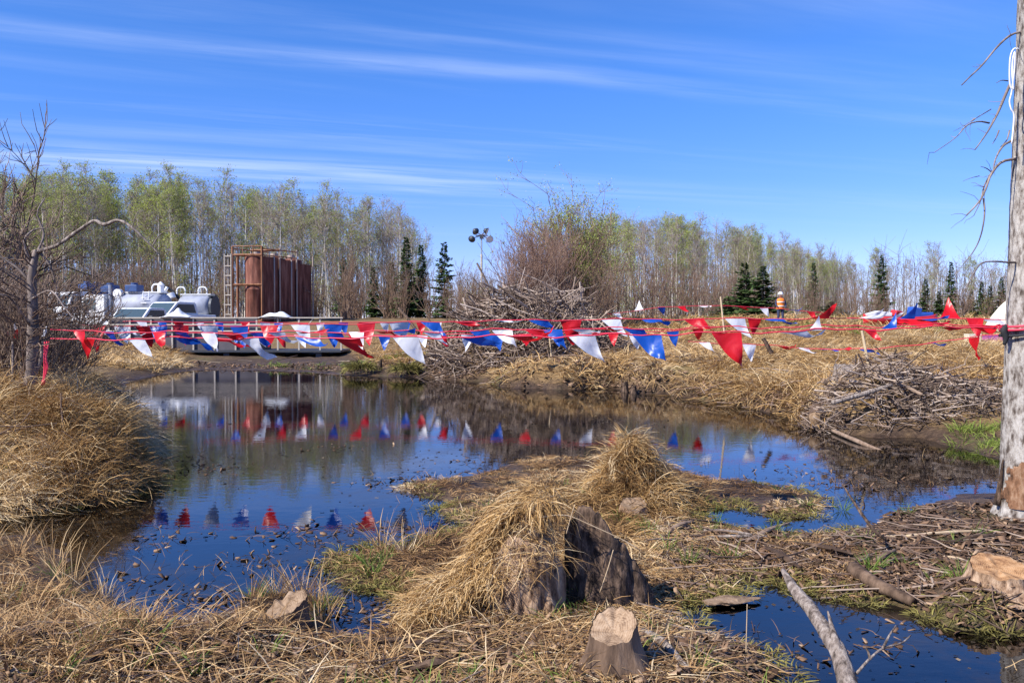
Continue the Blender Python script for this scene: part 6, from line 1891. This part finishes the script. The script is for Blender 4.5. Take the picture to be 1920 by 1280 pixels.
def bunting(label, path, flags, size, rope_r):
    t = thing('bunting_line', label, 'bunting', tuple(string_pt(path, path[0][0])), 0, 'bunting lines')
    pts = [string_pt(path, px) - t.location + Vector((0, 0, 0.012 * math.sin(px * 0.031 + path[0][2]) + 0.008 * math.sin(px * 0.083))) for px in np.linspace(path[0][0], path[-1][0], 90)]
    link('cord', tube_mesh('cord', pts, [rope_r] * 90, 'rope_red', 5, 0, 0, False), t)
    for px, c_, dx, dz, sc_ in flags:
        w_ = size * 0.78 * sc_; L_ = size * sc_
        p_ = string_pt(path, px)
        dirp = (string_pt(path, px + 4) - string_pt(path, px - 4)).normalized()
        a_ = p_ - dirp * w_ / 2; b_ = p_ + dirp * w_ / 2
        dy = rf.uniform(-0.6, 0.5)
        dv = Vector((dx, dy, dz)).normalized()
        tip = p_ + dv * L_
        n_ = 7
        V_, Fq = [], []
        idm = {}
        nrm = dirp.cross(dv).normalized()
        ph = rf.uniform(0, 6.28); cu = rf.uniform(0.05, 0.22) * rf.choice((-1, 1)); amp = rf.uniform(0.05, 0.15)
        for i in range(n_ + 1):
            s = i / n_
            for j in range(n_ + 1 - i):
                m_ = n_ - i
                f = j / m_ if m_ else 0.5
                q = (a_ + (b_ - a_) * f) * (1 - s) + tip * s
                q = q + nrm * L_ * (amp * math.sin(ph + s * 5 + f * 3.5) * s ** 0.5 + cu * s * s) + Vector((0, 0, -L_ * 0.10 * math.sin(s * math.pi)))
                idm[i, j] = len(V_); V_.append(tuple(q - t.location))
        tr_ = []
        for i in range(n_):
            for j in range(n_ - i):
                tr_.append((idm[i, j], idm[i, j + 1], idm[i + 1, j]))
                if j + 1 <= n_ - i - 1: tr_.append((idm[i, j + 1], idm[i + 1, j + 1], idm[i + 1, j]))
        o_ = link('pennant', np_mesh('pennant', V_, None, tr_, 'flag_' + c_, None, True), t)
        o_['label'] = {'r': 'red', 'w': 'white', 'b': 'blue'}[c_] + ' triangular pennant'
    return t


RP = (0.75, -0.6)                                       # blown right and down
def auto(px0, px1, step, seq, jit=4):
    out = []; i = 0; px = px0
    while px < px1:
        out.append((px + rf.normal(0, jit), seq[i % len(seq)], rf.uniform(-0.1, 0.6), rf.uniform(-1, -0.55), rf.uniform(0.85, 1.1))); i += 1; px += step
    return out


A = [(95, 637, 10.2), (300, 634, 9.4), (520, 633, 8.8), (800, 632, 8.3), (1100, 629, 8.1), (1350, 624, 8.0), (1620, 617, 7.95), (1890, 611, 7.9)]
bunting('nearest red white and blue pennant line running to the large trunk', A, [
    (165, 'r', -0.2, -0.5, 0.9), (255, 'w', 0.7, -0.6, 1.0), (345, 'b', 0.9, -0.25, 1), (405, 'r', 1.0, -0.12, 1.1), (465, 'w', 0.75, -0.75, 1.05), (575, 'b', 0.9, -0.3, 1.05), (650, 'r', 0.6, -0.55, 1.1), (760, 'w', 0.55, -0.75, 1.05),
    (880, 'b', 0.95, -0.12, 1.0), (965, 'r', 1.0, 0.05, 1.2), (1090, 'w', 0.5, -0.55, 1.0), (1212, 'b', 0.45, -0.75, 1.05), (1362, 'r', 0.35, -0.75, 1.05), (1528, 'w', 0.2, 0.5, 0.5), (1480, 'w', 1.0, -0.08, 1.2), (1668, 'b', 0.25, 0.35, 0.55),
    (1630, 'r', 0.4, -0.5, 0.45), (1800, 'r', 1.0, 0.02, 1.35)], 0.325, 0.0065)
B = [(-60, 611, 15.7), (300, 611, 15.5), (520, 610, 15.4), (760, 604, 15.3), (1000, 600, 15.2), (1250, 598, 15.0), (1440, 597, 14.8), (1700, 598, 14.5), (1905, 597, 14.2)]
fb = [(22, 'r', 0.2, -0.9, 1.0), (72, 'w', 0.3, -0.9, 1.0), (30 + 100, 'b', 0.1, -0.9, 1), (145, 'w', 0.3, -0.8, .9), (183, 'r', 0.1, -1, 1.15), (228, 'w', 0.5, -0.9, .95), (270, 'r', 0.2, -0.8, 1), (297, 'b', 0.3, -1, 1), (338, 'r', 0.3, -0.8, 0.9), (393, 'w', 0.1, -1, .95), (448, 'b', 0.3, -0.9, 1), (505, 'r', 0.1, -1, 1),
      (563, 'w', 0.5, -0.8, 1), (624, 'b', 0.2, -0.9, 1), (686, 'r', 0.2, -0.9, 1), (748, 'w', 0.1, -0.7, 1.05), (806, 'b', 0.6, -0.5, 1), (868, 'r', 0.7, -0.1, 1.1), (940, 'w', 0.9, 0.1, 1), (1008, 'b', 0.8, -0.3, 1), (1070, 'r', 0.1, -0.9, 1.15),
      (1145, 'w', 0.6, -0.6, 1), (1220, 'b', 0.8, -0.25, 1), (1300, 'r', 0.7, -0.45, 1.05), (1378, 'w', 0.5, -0.6, 1), (1415, 'r', 0, -1, 0.7), (1448, 'b', 0.9, -0.1, 1), (1535, 'r', 0.5, 0.6, 0.95), (1608, 'w', 0.8, 0.3, 1.15), (1650, 'r', 1, 0.02, 1.3), (1700, 'b', 0.3, 0.6, 0.75),
      (1690, 'r', 1, 0.03, 1.3), (1722, 'r', 1, 0.0, 1.2), (1630, 'w', 0.7, 0.35, 0.8), (1668, 'w', 0.5, 0.4, 0.6), (1738, 'b', 0.9, 0.1, 0.8), (1782, 'r', 0.15, 0.9, 1.0), (1828, 'r', 0.0, -1, 0.8), (1855, 'w', 0.8, -0.2, 0.9)]
bunting('second pennant line across the pond just behind the nearest line', B, fb, 0.42, 0.008)
A2 = [(95, 620, 10.2), (400, 624, 9.0), (700, 622, 8.6), (1000, 618, 8.4), (1250, 615, 8.3), (1600, 611, 8.15), (1890, 608, 7.95)]
bunting('pennant line just above and behind the nearest one, tied to the same trunk', A2, [(px_ + rf.normal(0, 6), c_, rf.uniform(0.3, 1.0), rf.uniform(-0.9, 0.1), rf.uniform(0.8, 1.1)) for px_, c_ in zip(range(150, 1200, 47), 'rbwrbwrbwrbwrbwrbwrbwrb')], 0.24, 0.005)
C = [(230, 603, 31), (560, 605, 31), (830, 604, 31), (1110, 603, 30.5)]
bunting('far pennant line along the far shore before the steel bin', C, auto(262, 1105, 38, 'wbrwbr'), 0.46, 0.013)
D = [(380, 622, 25), (600, 628, 25), (800, 628, 25), (1000, 626, 24.5), (1250, 622, 24), (1352, 612, 24)]
bunting('low pennant line sagging over the pond middle before the brush heap', D, auto(415, 1340, 52, 'bwrwbr', 8), 0.46, 0.011)
Ee = [(1130, 590, 44), (1240, 576, 44), (1352, 572, 44), (1450, 578, 44), (1560, 588, 44)]
bunting('small distant pennant line in front of the paired spruces', Ee, [(1155, 'w', .6, -.5, 1), (1198, 'w', 0.1, 0.9, 1.2), (1240, 'b', 0.4, -0.8, 1), (1277, 'r', 0.6, -0.5, 1), (1315, 'w', 0.9, 0.1, 1), (1390, 'r', 0.7, -0.3, 1.1), (1432, 'w', 0.5, -0.8, 1.1), (1486, 'b', 0.4, 0.1, 1.2), (1520, 'r', .4, -.6, 1)], 0.5, 0.013)
Fp = [(1290, 640, 20), (1400, 645, 20), (1520, 653, 20), (1640, 655, 19), (1760, 640, 17), (1890, 625, 15)]
bunting('low pennant line lying close to the tan grass of the right bank', Fp, [(1320, 'w', 0.6, -0.5, .8), (1405, 'w', 0.1, -1, .95), (1465, 'r', 1, -0.1, .9), (1505, 'w', 1, -0.4, .8), (1545, 'b', 1, -0.05, .9), (1572, 'r', 1, -0.02, .9), (1622, 'b', 1, -0.1, .8), (1745, 'b', 1, 0, 0.7), (1826, 'r', 0.1, -1, 1)], 0.42, 0.008)

# hanging scraps at the left end, and ties
for px, py, c_, dd, lb in ((33, 625, 'flag_r', 11.0, 'red cloth scrap hung on the dead shrub'), (30, 612, 'flag_w', 11.05, 'white cloth scrap hung on the dead shrub'), (84, 620, 'flag_w', 10.4, 'white cloth scrap tied to the dead tree')):
    p_ = at(px, py, dd)
    V = [(-0.09, 0, 0.05), (0.09, 0.02, 0.06), (0.08, -0.03, -0.06), (-0.02, 0.03, -0.12), (-0.08, 0.0, -0.03), (0.0, -0.03, 0.0)]
    o = link('cloth_scrap', np_mesh('cloth_scrap', V, None, [(0, 5, 1), (1, 5, 2), (2, 5, 3), (3, 5, 4), (4, 5, 0)], c_), None, p_, (0.3, 0.4, px), 0.75)
    tag(o, lb, 'cloth')
for px, dx in ((88, -6), (92, -14), (84, -2)):
    o = link('red_ribbon', tube_mesh('red_ribbon', [at(px, 640, 10.25), at(px + dx * .4, 670, 10.2), at(px + dx * 0.2, 690, 10.2), at(px + dx, 722, 10.2)], [0.008, 0.012, 0.010, 0.014], 'rope_red', 5, 0.3, px, True, 14))
    tag(o, 'frayed red ribbon hanging from the bunting end at the dead tree', 'ribbon', 'red ribbons')
tie = thing('cord_tie', 'dark cord wrapped round the large trunk where the bunting ties on', 'tie', tuple(at(1921, 615, DT)))
for dz_, m_ in ((0.0, 'rope_red'), (-0.05, 'rubber'), (0.03, 'rope_red')):
    pts = [(0.196 * math.cos(a_), 0.196 * math.sin(a_), dz_ + 0.02 * math.cos(a_)) for a_ in np.linspace(0, 2 * math.pi, 25)]
    link('loop', tube_mesh('loop', pts, [0.012] * 25, m_, 6, 0, 0, False), tie)
link('knot', tube_mesh('knot', [(-0.19, -0.05, 0.02), (-0.22, -0.06, -0.02), (-0.2, -0.06, -0.09), (-0.21, -0.05, -0.15)], [0.02, 0.03, 0.025, 0.012], 'rubber', 7, 0.2, 1, True, 10), tie)

# stakes
for px0, py0, px1, py1, d_, lb in ((1616, 620, 1631, 698, 16.2, 'pale wooden stake leaning over the small stick heap'), (1351, 556, 1358, 625, 24, 'pale wooden stake in the field below the paired spruces'), (1030, 630, 1034, 672, 27.5, 'thin pale stake in front of the big brush heap'),
                                   (52, 600, 55, 700, 10.6, 'thin grey stake beside the dead tree')):
    a_, b_ = at(px0, py0, d_), at(px1, py1, d_)
    b_ = b_ + (b_ - a_) * 0.15
    o = link('wooden_stake', bm_mesh('wooden_stake', lambda bm: cyl(bm, b_, a_, 0.030 if px0 > 100 else 0.02, 5, 0.024 if px0 > 100 else 0.014), 'stake_wood' if px0 > 100 else 'snag_bark', 0.004))
    tag(o, lb, 'stake', 'wooden stakes')
